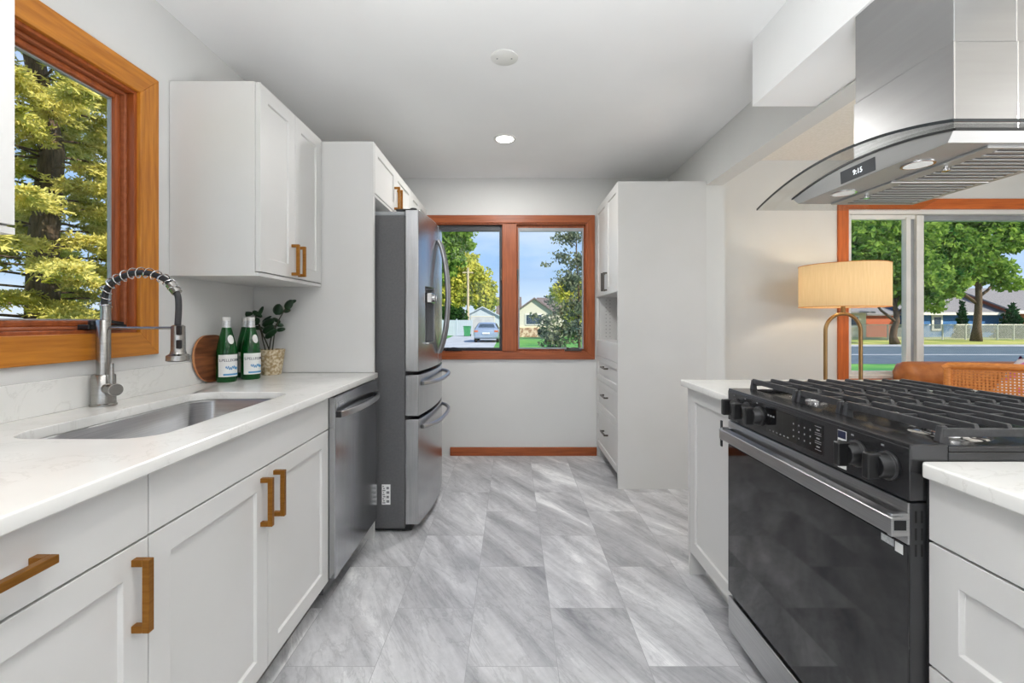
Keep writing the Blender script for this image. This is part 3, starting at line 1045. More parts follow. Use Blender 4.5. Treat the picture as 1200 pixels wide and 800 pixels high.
q.box(xb, xb + 0.018, PY0 + 0.018, PY1 - 0.018, 0.118, 1.015)
q.build('body', M_cab, pt, bevel=0.001)
q = B(); q.box(XP + 0.07, XP + 0.09, PY0 + 0.018, PY1 - 0.018, 0, 0.1); q.build('toe_kick', M_toe, pt)
q = B()
for z in [1.06 + 0.032 * k for k in range(11)]:
    for x in (XP + 0.08, XP + 0.115):
        q.cyl((x, PY1 - 0.0195, z), 0.004, 0.002, axis='Y', n=10)
q.build('peg_hole', M_toe, pt)['kind'] = 'stuff'
ym = (PY0 + PY1) / 2
for u0, u1, hy in ((PY0 + 0.001, ym, ym - 0.035), (ym, PY1 - 0.001, ym + 0.035)):
    d = shaker(XP, -1, u0 + G, u1 - G, 1.408, PZ - 0.002).build('door', M_cab, pt, bevel=0.0012)
    pull(d, M_bronze, XP, -1, hy, 1.51, 0.147, True, w=0.012, stand=0.034)
d = shaker(XP, -1, PY0 + G, PY1 - G, 0.896, 1.030, flat=True).build('drawer_front', M_cab, pt, bevel=0.0012)
for v0, v1 in ((0.690, 0.893), (0.438, 0.687), (0.104, 0.435)):
    d = shaker(XP, -1, PY0 + G, PY1 - G, v0, v1, rail=0.045).build('drawer_front', M_cab, pt, bevel=0.0012)
    pull(d, M_bronze, XP, -1, ym, (v0 + v1) / 2 + 0.03, 0.16, False, w=0.012, stand=0.034)

# ================================================================== dishwasher
dw = thing('dishwasher', 'dark stainless dishwasher with bowed bar handle under the left worktop', 'dishwasher', (-1.07, 2.155, 0))
DY0, DY1, DX = 1.870, 2.444, -0.7365
q = B(); q.box(LW + 0.03, -0.79, DY0 + 0.004, DY1 - 0.004, 0.05, 0.883); q.build('tub', M_fside, dw)
q = B(); q.box(-0.789, DX, DY0, DY1, 0.121, 0.879); dd = q.build('door', M_dw, dw, bevel=0.004, seg=3)
q = B(); q.box(-0.86, -0.845, DY0 + 0.005, DY1 - 0.005, 0.0, 0.115); q.build('toe_kick', M_dark, dw)
pts = []
for i in range(17):
    s = -1 + 2 * i / 16
    pts.append((DX + 0.012 + 0.036 * (1 - s * s) ** 0.6, (DY0 + DY1) / 2 + s * 0.262, 0.803))
q = B(); q.bar(pts, 0.011, 0.026, (1, 0, 0))
q.build('handle', M_steel, dw, bevel=0.003, seg=3)
q = B()
for s in (-1, 1):
    yc = (DY0 + DY1) / 2 + s * 0.262
    q = B(); q.box(DX - 0.001, DX + 0.016, yc - 0.008, yc + 0.008, 0.790, 0.816)
    q.build('handle_mount', M_black, dw, bevel=0.002)
q = B()
q.box(DX, DX + 0.0015, DY0 + 0.030, DY0 + 0.105, 0.832, 0.834); q.box(DX, DX + 0.0015, DY0 + 0.030, DY0 + 0.105, 0.852, 0.854)
q.box(DX, DX + 0.0015, DY0 + 0.030, DY0 + 0.032, 0.834, 0.852); q.box(DX, DX + 0.0015, DY0 + 0.103, DY0 + 0.105, 0.834, 0.852)
q.box(DX, DX + 0.001, DY0 + 0.04, DY0 + 0.095, 0.840, 0.846)
q.build('badge', M_chrome, dd)

# ================================================================== refrigerator
FY0, FY1 = 2.52, 3.358
fr = thing('refrigerator', 'stainless french-door refrigerator with dispenser and two freezer drawers', 'refrigerator', (-0.98, 2.94, 0))
q = B(); q.box(LW + 0.06, -0.602, FY0, FY1, 0.03, 1.792); q.build('case', M_fside, fr, bevel=0.004)
q = B(); q.box(-1.30, -0.605, FY0 + 0.005, FY1 - 0.005, 1.7925, 1.815); q.build('top_cover', M_greyv, fr, bevel=0.004)
for yc in (FY0 + 0.05, FY1 - 0.05):
    q = B()
    q.box(-0.66, -0.54, yc - 0.028, yc + 0.028, 1.822, 1.834)
    q.cyl((-0.565, yc, 1.82), 0.02, 0.022, n=16)
    q.build('hinge_cover', M_black, fr, bevel=0.003)
q = B(); q.box(-1.2, -0.57, FY0 + 0.02, FY1 - 0.02, 0.012, 0.045)
for yc in (FY0 + 0.06, FY1 - 0.06):
    q.cyl((-0.62, yc, 0.0), 0.02, 0.03, n=14); q.cyl((-1.2, yc, 0.0), 0.02, 0.03, n=14)
q.build('base_grille', M_black, fr)
FM = (FY0 + FY1) / 2


def face_x(y):
    s = (y - FM) / (FY1 - FM)
    return -0.527 + 0.042 * (1 - s * s)


def bowed(ya, yb, z0, z1, n=14, cut=None):
    """door slab whose outer face follows the bow; cut=(y0,y1,z0,z1,depth) sinks a recess"""
    q = B()
    ys = [ya + (yb - ya) * i / n for i in range(n + 1)]
    if not cut:
        prof = [(face_x(y), y) for y in ys] + [(-0.600, yb), (-0.600, ya)]
        q.loft([[(p[0], p[1], z0) for p in prof], [(p[0], p[1], z1) for p in prof]])
        return q
    c0, c1, cz0, cz1, dp = cut
    ys = sorted(set([round(y, 5) for y in ys if abs(y - c0) > 0.008 and abs(y - c1) > 0.008] + [c0, c1]))
    zs = [z0, cz0, cz1, z1]
    fv = {}
    def V(i, j): 
        if (i, j) not in fv: fv[(i, j)] = q.bm.verts.new((face_x(ys[i]), ys[i], zs[j]))
        return fv[(i, j)]
    ic0, ic1 = ys.index(c0), ys.index(c1)
    for i in range(len(ys) - 1):
        for j in range(3):
            if j == 1 and ic0 <= i < ic1: continue
            q.bm.faces.new((V(i, j), V(i + 1, j), V(i + 1, j + 1), V(i, j + 1)))
    # recess walls
    xr = face_x(c0) - dp
    rim = [V(i, 1) for i in range(ic0, ic1 + 1)] + [V(i, 2) for i in range(ic1, ic0 - 1, -1)]
    back = [q.bm.verts.new((xr, v.co.y, v.co.z)) for v in rim]
    m = len(rim)
    for k in range(m):
        q.bm.faces.new((rim[k], rim[(k + 1) % m], back[(k + 1) % m], back[k]))
    q.bm.faces.new(back)
    # sides and back
    xb = -0.600
    n_ = len(ys) - 1
    bl = [q.bm.verts.new((xb, ys[0], z)) for z in zs]; brr = [q.bm.verts.new((xb, ys[-1], z)) for z in zs]
    for j in range(3):
        q.bm.faces.new((V(0, j), V(0, j + 1), bl[j + 1], bl[j])); q.bm.faces.new((V(n_, j), V(n_, j + 1), brr[j + 1], brr[j]))
    q.bm.faces.new([V(i, 0) for i in range(n_ + 1)] + [brr[0], bl[0]])
    q.bm.faces.new([V(i, 3) for i in range(n_ + 1)] + [brr[3], bl[3]])
    q.bm.faces.new(bl + list(reversed(brr)))
    return q


DISP = (2.625, 2.825, 1.06, 1.40, 0.05)
nd = bowed(FY0, FM - 0.003, 0.912, 1.822, cut=DISP).build('door', M_steelv, fr, bevel=0.003, seg=2, smooth='auto')
fd = bowed(FM + 0.003, FY1, 0.912, 1.822).build('door', M_steelv, fr, bevel=0.003, seg=2, smooth='auto')
md = bowed(FY0, FY1, 0.662, 0.893, n=20).build('freezer_drawer', M_steelv, fr, bevel=0.003, seg=2, smooth='auto')
ld = bowed(FY0, FY1, 0.052, 0.643, n=20).build('freezer_drawer', M_steelv, fr, bevel=0.003, seg=2, smooth='auto')
# dispenser
q = B()
xd = face_x(2.72)
q.box(xd - 0.050, xd - 0.045, 2.632, 2.818, 1.065, 1.395); q.build('dispenser_cavity', M_fside, nd)
q = B(); q.box(xd - 0.03, xd + 0.02, 2.66, 2.79, 1.305, 1.365); q.cyl((xd + 0.012, 2.69, 1.335), 0.020, 0.025, axis='X', n=18); q.cyl((xd + 0.012, 2.76, 1.335), 0.020, 0.025, axis='X', n=18)
q.build('dispenser_paddle', M_chrome, nd, bevel=0.006, seg=3)
q = B(); q.box(xd - 0.045, xd + 0.008, 2.632, 2.818, 1.062, 1.072); q.build('drip_tray', M_chrome, nd, bevel=0.002)


def vhandle(yc, par):
    pts = []
    for i in range(25):
        s = -1 + 2 * i / 24
        pts.append((face_x(yc) + 0.006 + 0.060 * (1 - s * s) ** 0.75, yc, 1.355 + s * 0.365))
    q = B(); q.tube(pts, 0.0125, n=12, flat=0.8)
    return q.build('handle', M_dwh, par, smooth='auto')


vhandle(FM - 0.040, nd); vhandle(FM + 0.040, fd)


def hhandle(zc, par):
    pts = []
    for i in range(25):
        s = -1 + 2 * i / 24
        y = FM + s * 0.36
        pts.append((face_x(y) + 0.004 + 0.050 * (1 - s ** 4) ** 0.8, y, zc))
    q = B(); q.tube(pts, 0.0125, n=12)
    return q.build('handle', M_steel, par, smooth='auto')


hhandle(0.838, md); hhandle(0.590, ld)
q = B(); q.box(-0.732, -0.684, FY0 - 0.0008, FY0 + 0.001, 0.165, 0.278); st = q.build('sticker', M_sticker, fr)
q = B()
for k in range(9):
    q.box(-0.728 + 0.003 * (k % 2), -0.712 - 0.004 * (k % 3), FY0 - 0.0014, FY0 - 0.0007, 0.172 + 0.0115 * k, 0.178 + 0.0115 * k)
for k in range(4):
    q.box(-0.706, -0.690 - 0.002 * (k % 2), FY0 - 0.0014, FY0 - 0.0007, 0.176 + 0.025 * k, 0.190 + 0.025 * k)
q.build('print', M_ink, st)

# ================================================================== range
RY0, RY1 = 0.9065, 1.6695
RX = 0.805
RM = (RY0 + RY1) / 2
rg = thing('range', 'black stainless gas range with cast iron grates set in peninsula', 'stove', (1.13, RM, 0))
q = B(); q.box(0.842, 1.47, RY0, RY1, 0.05, 0.905)
for x in (0.88, 1.42):
    for y in (RY0 + 0.05, RY1 - 0.05):
        q.cyl((x, y, 0), 0.018, 0.05, n=14)
q.build('body', M_blackss, rg, bevel=0.002)
# cooktop deck: raised front ledge, recessed burner pan
q = B()
q.box(0.884, 1.47, RY0, RY1, 0.905, 0.932)
q.box(0.806, 0.884, RY0, RY1, 0.900, 0.947)
q.box(1.452, 1.47, RY0, RY1, 0.932, 0.952)
q.box(0.884, 1.452, RY0, RY0 + 0.010, 0.932, 0.944); q.box(0.884, 1.452, RY1 - 0.010, RY1, 0.932, 0.944)
dk = q.build('cooktop', M_deck, rg, bevel=0.003)
q = B()
prof = [(RX, 0.832), (RX, 0.938), (RX + 0.008, 0.9472), (RX + 0.036, 0.9475), (RX + 0.036, 0.832)]
q.loft([[(p[0], RY0 + 0.0005, p[1]) for p in prof], [(p[0], RY1 - 0.0005, p[1]) for p in prof]])
cp = q.build('control_panel', M_deck, rg, bevel=0.0015)
q = B(); q.box(RX - 0.0015, RX + 0.001, 1.158, 1.418, 0.848, 0.926); dp = q.build('display', M_blackgl, cp, bevel=0.0006)
q = B()
xk = RX - 0.002
for r in range(3):
    for c_ in range(4):
        q.box(xk, xk + 0.001, 1.205 + 0.024 * c_, 1.2085 + 0.024 * c_, 0.866 + 0.018 * r, 0.870 + 0.018 * r)
for c_ in range(6):
    q.box(xk, xk + 0.001, 1.302 + 0.018 * c_, 1.308 + 0.018 * c_, 0.856, 0.859)
for c_ in range(3):
    q.box(xk, xk + 0.001, 1.372 + 0.014 * c_, 1.380 + 0.014 * c_, 0.900, 0.905)
for r in range(3):
    z = 0.858 + r * 0.022
    q.box(xk, xk + 0.001, 1.164, 1.188, z, z + 0.001); q.box(xk, xk + 0.001, 1.164, 1.188, z + 0.017, z + 0.018)
    q.box(xk, xk + 0.001, 1.170, 1.182, z + 0.007, z + 0.010)
q.build('key_legend', M_panelink, dp)['kind'] = 'stuff'
# knobs
for y in (1.606, 1.530, 1.455, 1.043, 0.957):
    q = B()
    q.lathe([(0.031, 0.0), (0.031, -0.006), (0.027, -0.008), (0.025, -0.026), (0.023, -0.030)], (RX, y, 0.889), axis='X', n=32)
    kb = q.build('knob', M_black, rg, bevel=0.001, smooth='auto')
    q = B(); q.box(RX - 0.052, RX - 0.022, y - 0.0095, y + 0.0095, 0.861, 0.917)
    q.build('grip', M_black, kb, bevel=0.004, seg=3)
    q = B(); q.box(RX - 0.0005, RX + 0.001, y + 0.012, y + 0.020, 0.926, 0.930); q.build('burner_mark', M_ink, cp)
q = B(); q.box(RX - 0.0008, RX + 0.001, 1.078, 1.106, 0.838, 0.930); stx = q.build('sticker', M_sticker, cp)
q = B(); q.box(RX - 0.0013, RX - 0.0006, 1.079, 1.105, 0.911, 0.929); q.build('sticker_header', M_navy, stx)
q = B()
for z in (0.856, 0.868, 0.880, 0.892, 0.902):
    q.box(RX - 0.0013, RX - 0.0006, 1.082, 1.104, z, z + 0.004)
q.box(RX - 0.0012, RX - 0.0006, 1.079, 1.105, 0.853, 0.8545)
q.build('sticker_lines', M_black, stx)
# door
q = B(); q.box(RX + 0.003, 0.841, RY0 + 0.001, RY1 - 0.001, 0.196, 0.828); dr = q.build('oven_door', M_blackss, rg, bevel=0.002)
q = B(); q.box(RX - 0.001, RX + 0.004, RY0 + 0.003, RY1 - 0.003, 0.742, 0.8275); q.build('door_band', M_steel, dr, bevel=0.0015)
q = B(); q.box(RX - 0.001, RX + 0.004, RY0 + 0.003, RY1 - 0.003, 0.197, 0.7405); q.build('door_glass', M_blackgl, dr, bevel=0.001)
q = B()
for zc in (0.800, 0.765, 0.732):
    for x in (0.818, 0.830):
        q.box(x - 0.002, x + 0.002, RY0 + 0.0004, RY0 + 0.002, zc - 0.012, zc + 0.012)
q.build('side_vent', M_dark, dr)
q = B()
prof = [(0.768, 0.763), (0.766, 0.765), (0.766, 0.798), (0.769, 0.800), (0.790, 0.802), (0.790, 0.798), (0.772, 0.794), (0.772, 0.763)]
q.loft([[(p[0], RY0 - 0.002, p[1]) for p in prof], [(p[0], RY1 - 0.012, p[1]) for p in prof]])
hd = q.build('handle', M_steel, dr, bevel=0.0012)
for yb in (RY0 + 0.003, RY1 - 0.026):
    q = B(); q.box(0.770, RX + 0.001, yb, yb + 0.012, 0.758, 0.806); q.build('handle_bracket', M_steel, hd, bevel=0.003)
q = B(); q.box(0.773, 0.800, RY0 + 0.0022, RY0 + 0.0034, 0.772, 0.792); q.build('bracket_slot', M_dark, hd)
q = B(); q.box(0.771, 0.776, RY1 - 0.020, RY1 - 0.010, 0.735, 0.83); q.build('bracket_plate', M_blackss, hd)
q = B(); q.box(RX - 0.0016, RX - 0.0008, 0.921, 0.940, 0.716, 0.736); q.build('sticker', M_sticker, dr)
q = B(); q.box(RX - 0.0016, RX - 0.0008, 0.943, 0.975, 0.722, 0.737); q.build('sticker', M_foil, dr)
# drawer
q = B(); q.box(RX, 0.841, RY0 + 0.001, RY1 - 0.001, 0.056, 0.178); q.build('warming_drawer', M_steel, rg, bevel=0.002)
q = B(); q.box(0.822, 0.842, RY0 + 0.003, RY1 - 0.003, 0.178, 0.196); q.build('drawer_gap', M_dark, rg)
# burners
for x, y, r in ((1.03, 1.53, 0.042), (1.30, 1.53, 0.034), (1.165, 1.297, 0.048), (1.03, 1.06, 0.046), (1.30, 1.06, 0.034)):
    q = B(); q.lathe([(r + 0.03, 0.9322), (r + 0.026, 0.935), (r + 0.006, 0.936), (r + 0.004, 0.950), (r - 0.004, 0.952)], (x, y, 0), n=32)
    bu = q.build('burner', M_chrome, rg, smooth='auto')
    q = B(); q.lathe([(r, 0.952), (r + 0.001, 0.958), (r - 0.006, 0.962), (0.01, 0.963)], (x, y, 0), n=32)
    q.build('burner_cap', M_iron, bu, smooth='auto')
# grates
GX0, GX1 = 0.892, 1.440
for ya, yb in ((1.398, 1.660), (1.206, 1.388), (0.922, 1.196)):
    q = B()
    zt = 0.984
    hb, wb = 0.013, 0.011
    n = 9
    for k in range(n):
        x = GX0 + (GX1 - GX0) * k / (n - 1)
        h = 0.018 if k in (0, n - 1) else hb
        # fingers broken over the burner for the inner bars
        q.poly([(x - wb / 2, ya, zt - h), (x + wb / 2, ya, zt - h), (x + wb / 2, yb, zt - h), (x - wb / 2, yb, zt - h),
                (x - wb / 2 + 0.001, ya + 0.006, zt), (x + wb / 2 - 0.001, ya + 0.006, zt), (x + wb / 2 - 0.001, yb - 0.006, zt), (x - wb / 2 + 0.001, yb - 0.006, zt)],
               [(3, 2, 1, 0), (4, 5, 6, 7), (0, 1, 5, 4), (1, 2, 6, 5), (2, 3, 7, 6), (3, 0, 4, 7)])
    for y in (ya, yb - 0.012):
        q.box(GX0 - 0.004, GX1 + 0.004, y, y + 0.012, zt - 0.026, zt - 0.009)
    ymid = (ya + yb) / 2
    q.box(GX0, GX1, ymid - 0.005, ymid + 0.005, zt - 0.022, zt - 0.006)
    for x in (GX0, GX1):
        for y in (ya + 0.001, yb - 0.014):
            q.poly([(x - 0.012, y, 0.9335 if x > 1 else 0.9475), (x + 0.010, y, 0.9335), (x + 0.010, y + 0.013, 0.9335), (x - 0.012, y + 0.013, 0.9335 if x > 1 else 0.9475),
                    (x - 0.006, y, zt - 0.004), (x + 0.006, y, zt - 0.004), (x + 0.006, y + 0.013, zt - 0.004), (x - 0.006, y + 0.013, zt - 0.004)],
                   [(3, 2, 1, 0), (4, 5, 6, 7), (0, 1, 5, 4), (1, 2, 6, 5), (2, 3, 7, 6), (3, 0, 4, 7)])
    q.build('grate', M_iron, rg, bevel=0.0015)

# ================================================================== range hood
hx0, hx1 = 0.92, 1.53
hy0, hy1 = 0.934, 1.684
hm = (hy0 + hy1) / 2
hd = thing('range_hood', 'stainless island range hood with curved glass canopy above the range', 'range hood', (1.25, hm, 1.607))


def arch(y):
    return 1.676 - 0.058 * ((y - hm) / ((hy1 - hy0) / 2)) ** 2


q = B()
N = 28
rows = []
for i in range(N + 1):
    y = hy0 + (hy1 - hy0) * i / N
    z = arch(y)
    rows.append([(hx0, y, z - 0.006), (hx1, y, z - 0.006), (hx1, y, z), (hx0, y, z)])
q.loft(rows)
gl = q.build('glass_canopy', M_hglass, hd, smooth='auto')
q = B()
rows = []
for i in range(N + 1):
    y = hy0 + (hy1 - hy0) * i / N
    z = arch(y)
    rows.append([(hx0 - 0.001, y, z - 0.0065), (hx0 + 0.001, y, z - 0.0065), (hx0 + 0.001, y, z + 0.0005), (hx0 - 0.001, y, z + 0.0005)])
q.loft(rows)
q.build('glass_edge', M_gledge, gl)
q = B(); z = arch(hy0); q.box(hx0, hx1, hy0 - 0.001, hy0 + 0.001, z - 0.0065, z + 0.0005)
q.build('glass_edge', M_gledge, gl)
# steel body under the glass
bx0, bx1, by0, by1, bz = 1.0, 1.435, 1.012, 1.600, 1.607
q = B()
rows = []
for i in range(N + 1):
    y = by0 + (by1 - by0) * i / N
    z = arch(y) - 0.0066
    s = (y - by0) / (by1 - by0)
    yb = by0 + 0.02 + (by1 - by0 - 0.05) * s
    rows.append([(bx0, y, z), (bx1, y, z), (bx1 - 0.02, yb, bz), (bx0 + 0.003, yb, bz)])
q.loft(rows)
bd = q.build('canopy_body', M_hoodu, hd, bevel=0.001)
q = B(); rows = []
for i in range(N + 1):
    y = by0 + (by1 - by0) * i / N
    z = arch(y) - 0.0066
    rows.append([(bx0 - 0.002, y, z - 0.006), (bx0 + 0.001, y, z - 0.006), (bx0 + 0.001, y, z), (bx0 - 0.002, y, z)])
q.loft(rows); q.build('front_gasket', M_black, bd)
q = B(); z = arch(by0) - 0.0066; q.box(bx0, bx1, by0 - 0.002, by0 + 0.001, z - 0.006, z); q.build('end_gasket', M_black, bd)
# underside: two filters with slots, lamps, catches
for ya, yb in ((1.045, 1.300), (1.310, 1.560)):
    q = B(); q.box(1.11, 1.395, ya, yb, bz - 0.006, bz + 0.001); fl = q.build('filter', M_hoodu, hd, bevel=0.002)
    q = B()
    k = 0
    y = ya + 0.022
    while y < yb - 0.02:
        q.box(1.15, 1.37, y, y + 0.006, bz - 0.0085, bz - 0.006)
        y += 0.026
    q.build('baffle', M_hoodu, fl)['kind'] = 'stuff'
    q = B()
    y = ya + 0.013
    while y < yb - 0.01:
        q.box(1.15, 1.37, y, y + 0.005, bz - 0.0066, bz - 0.0058)
        y += 0.026
    q.build('slot', M_dark, fl)['kind'] = 'stuff'
    ym = (ya + yb) / 2
    q = B(); q.cyl((1.135, ym, bz - 0.014), 0.005, 0.010, n=14); q.lathe([(0.009, 0), (0.009, 0.005)], (1.135, ym, bz - 0.018), n=16)
    q.build('catch', M_chrome, fl, smooth='auto')
    q = B(); q.lathe([(0.036, bz - 0.003), (0.036, bz + 0.0005)], (1.062, ym, 0), n=28)
    lm = q.build('lamp_ring', M_chrome, hd, smooth='auto')
    q = B(); q.lathe([(0.030, bz - 0.0036), (0.030, bz - 0.003)], (1.062, ym, 0), n=28); q.build('lamp_lens', M_sticker, lm)
# front display
yd0, yd1 = 1.235, 1.365
def front_x(z): return bx0 + 0.003 * (1 - (z - bz) / 0.055)
q = B()
P = [(front_x(1.613) - 0.001, yd0, 1.613), (front_x(1.613) - 0.001, yd1, 1.613), (front_x(1.650) - 0.001, yd1, 1.650), (front_x(1.650) - 0.001, yd0, 1.650)]
q.loft([P, [(p[0] + 0.002, p[1], p[2]) for p in P]])
ds = q.build('display', M_screen, bd, bevel=0.0004)
q = text_b('9:15', 0.021)
for v in q.bm.verts:
    x, y, z = v.co
    v.co = Vector((front_x(1.631) - 0.0012 - z, hm - x - 0.012, 1.631 + y))
q.build('clock_digits', M_digit, ds)
# chimney: two telescoping sleeves, seam on the near side
cx0, cx1, cy0, cy1 = 1.100, 1.400, 1.115, 1.443
zs = 1.197 + 328 * cy0 / 525
q = B(); q.box(cx0, cx1, cy0, cy1, 1.655, zs); q.build('lower_sleeve', M_hood, hd, bevel=0.002)
q = B(); q.box(cx0 + 0.003, cx1 - 0.003, cy0 + 0.003, cy1 - 0.003, zs, 2.174); q.build('upper_sleeve', M_hood, hd, bevel=0.002)
q = B(); q.box(1.2575, 1.2605, cy0 - 0.0008, cy0, 1.66, zs); q.build('seam', M_chrome, hd)
q = B(); q.box(cx0 - 0.0006, cx0 + 0.0022, cy0 - 0.0008, cy0 + 0.002, 1.66, zs); q.build('edge_highlight', M_chrome, hd)  # thin chrome strip added as the corner's bright edge highlight
q = B(); q.box(1.2575, 1.2605, cy0 + 0.0022, cy0 + 0.003, zs, 2.174)
q.build('seam', M_chrome, hd)

# ================================================================== faucet
FX, FY = -1.363, 1.495
PXM = FY / 525
fc = thing('faucet', 'brushed nickel spring-neck kitchen faucet behind the sink', 'faucet', (FX, FY, 0.9155))


def fpt(px, py):
    return Vector((FX + (px - 120.5) * PXM, FY, 1.197 + (376 - py) * PXM))


q = B(); q.lathe([(0.036, 0.9155), (0.036, 0.921), (0.033, 0.924), (0.032, 1.016), (0.030, 1.019)], (FX, FY, 0), n=36)
q.build('base', M_nickel, fc, smooth='auto')
q = B(); q.lathe([(0.0195, 1.017), (0.0195, 1.197), (0.018, 1.200)], (FX, FY, 0), n=32)
q.build('column', M_nickel, fc, smooth='auto')
arc = [fpt(*p) for p in ((123, 376), (123, 362), (121.5, 354), (123, 343), (129, 333), (141, 325), (156.5, 320), (173, 320), (190, 326), (199, 333), (205.5, 341))]


def smooth_path(P, n=8):
    out = []
    for i in range(len(P) - 1):
        p0, p1, p2, p3 = P[max(i - 1, 0)], P[i], P[i + 1], P[min(i + 2, len(P) - 1)]
        for k in range(n):
            t = k / n
            out.append(0.5 * ((2 * p1) + (p2 - p0) * t + (2 * p0 - 5 * p1 + 4 * p2 - p3) * t * t + (3 * p1 - p0 - 3 * p2 + p3) * t ** 3))
    out.append(P[-1])
    return out


q = B(); q.tube(arc[:2] + [fpt(122, 357)], 0.0145, n=20); q.build('riser', M_nickel, fc, smooth='auto')
ap = smooth_path(arc[1:])
hose = ap + smooth_path([fpt(205.5, 341), fpt(208, 349), fpt(208.5, 362), fpt(207.5, 381)])[1:]
q = B(); q.tube(hose, 0.0095, n=14); q.build('hose', M_hose, fc, smooth='auto')
# open coil round the arch
L = [0.0]
for a, b_ in zip(ap, ap[1:]): L.append(L[-1] + (b_ - a).length)
hel = []
turns = 13
for k in range(turns * 14 + 1):
    s = L[-1] * k / (turns * 14)
    i = max(j for j in range(len(L)) if L[j] <= s + 1e-9)
    i = min(i, len(ap) - 2)
    p = ap[i].lerp(ap[i + 1], (s - L[i]) / max(L[i + 1] - L[i], 1e-6))
    t = (ap[i + 1] - ap[i]).normalized()
    a = Vector((0, 1, 0)); u = a.cross(t).normalized()
    ph = 2 * PI * k / 14
    hel.append(p + a * math.cos(ph) * 0.0165 + u * math.sin(ph) * 0.0165)
q = B(); q.tube(hel, 0.0022, n=6); q.build('spring_coil', M_chrome, fc, smooth='auto')
e0, e1 = fpt(199, 333), fpt(207, 343)
q = B(); q.tube([e0, e1], 0.0155, n=18); q.build('end_ferrule', M_nickel, fc, smooth='auto')
hx = FX + (208 - 120.5) * PXM
q = B(); q.lathe([(0.013, 1.184), (0.020, 1.180), (0.021, 1.10), (0.024, 1.088), (0.034, 1.082), (0.035, 1.066), (0.030, 1.063)][::-1], (hx, FY, 0), n=32)
hd_ = q.build('spray_head', M_nickel, fc, smooth='auto')
q = B()
for za, zb in ((1.150, 1.182), (1.105, 1.135)):
    q.box(hx + 0.006, hx + 0.024, FY - 0.021, FY - 0.012, za, zb)
q.build('spray_button', M_black, hd_, bevel=0.004, seg=3)
q = B(); q.tube([(FX + 0.018, FY, 1.174), (hx - 0.018, FY, 1.174)], 0.0045, n=12); q.build('support_arm', M_nickel, fc, smooth='auto')
ax_ = Vector((0.88, -0.48, 0)).normalized()
c0 = Vector((FX, FY, 0.974))
q = B(); q.tube([c0 + ax_ * 0.028, c0 + ax_ * 0.050], 0.0175, n=24); q.tube([c0 + ax_ * 0.0505, c0 + ax_ * 0.092], 0.020, n=24)
lv = q.build('lever_body', M_nickel, fc, bevel=0.0015, smooth='auto')
q = B(); p = c0 + ax_ * 0.060; q.tube([p + Vector((0, 0, 0.015)), p + Vector((0, 0, 0.085))], [0.0072, 0.0058], n=14); q.build('lever', M_nickel, lv, smooth='auto')

# ================================================================== board, bottles, plant
bd = thing('cutting_board', 'rounded dark walnut board with pale rim leaning on the wall behind green bottles', 'cutting board', (-1.385, 2.13, 0.9155))
rr = rrect(1.962, 2.22, 0.0, 0.216, 0.106, 14)
th = 0.014
q = B()
tilt = 0.018 / 0.216


def bpt(y, h, o):  # lean against the upstand and wall
    return (-1.390 - h * 0.098 + o, y, 0.9158 + h)


q.loft([[bpt(p[0], p[1], 0) for p in rr], [bpt(p[0], p[1], th * 0.75) for p in rr]])
q.build('face', M_board, bd, bevel=0.002)
q = B()
ri = [((p[0] - 2.091) * 1.012 + 2.091, (p[1] - 0.108) * 1.0 + 0.108) for p in rr]
q.loft([[bpt(p[0], p[1], -0.0005) for p in rr], [bpt(p[0] - (0.002 if p[0] < 2.091 else -0.002), p[1], th * 0.3) for p in rr], [bpt(p[0], p[1], th * 0.7) for p in rr]], cap0=False, cap1=False)
q.build('rim', M_bark_rim, bd, smooth='auto')


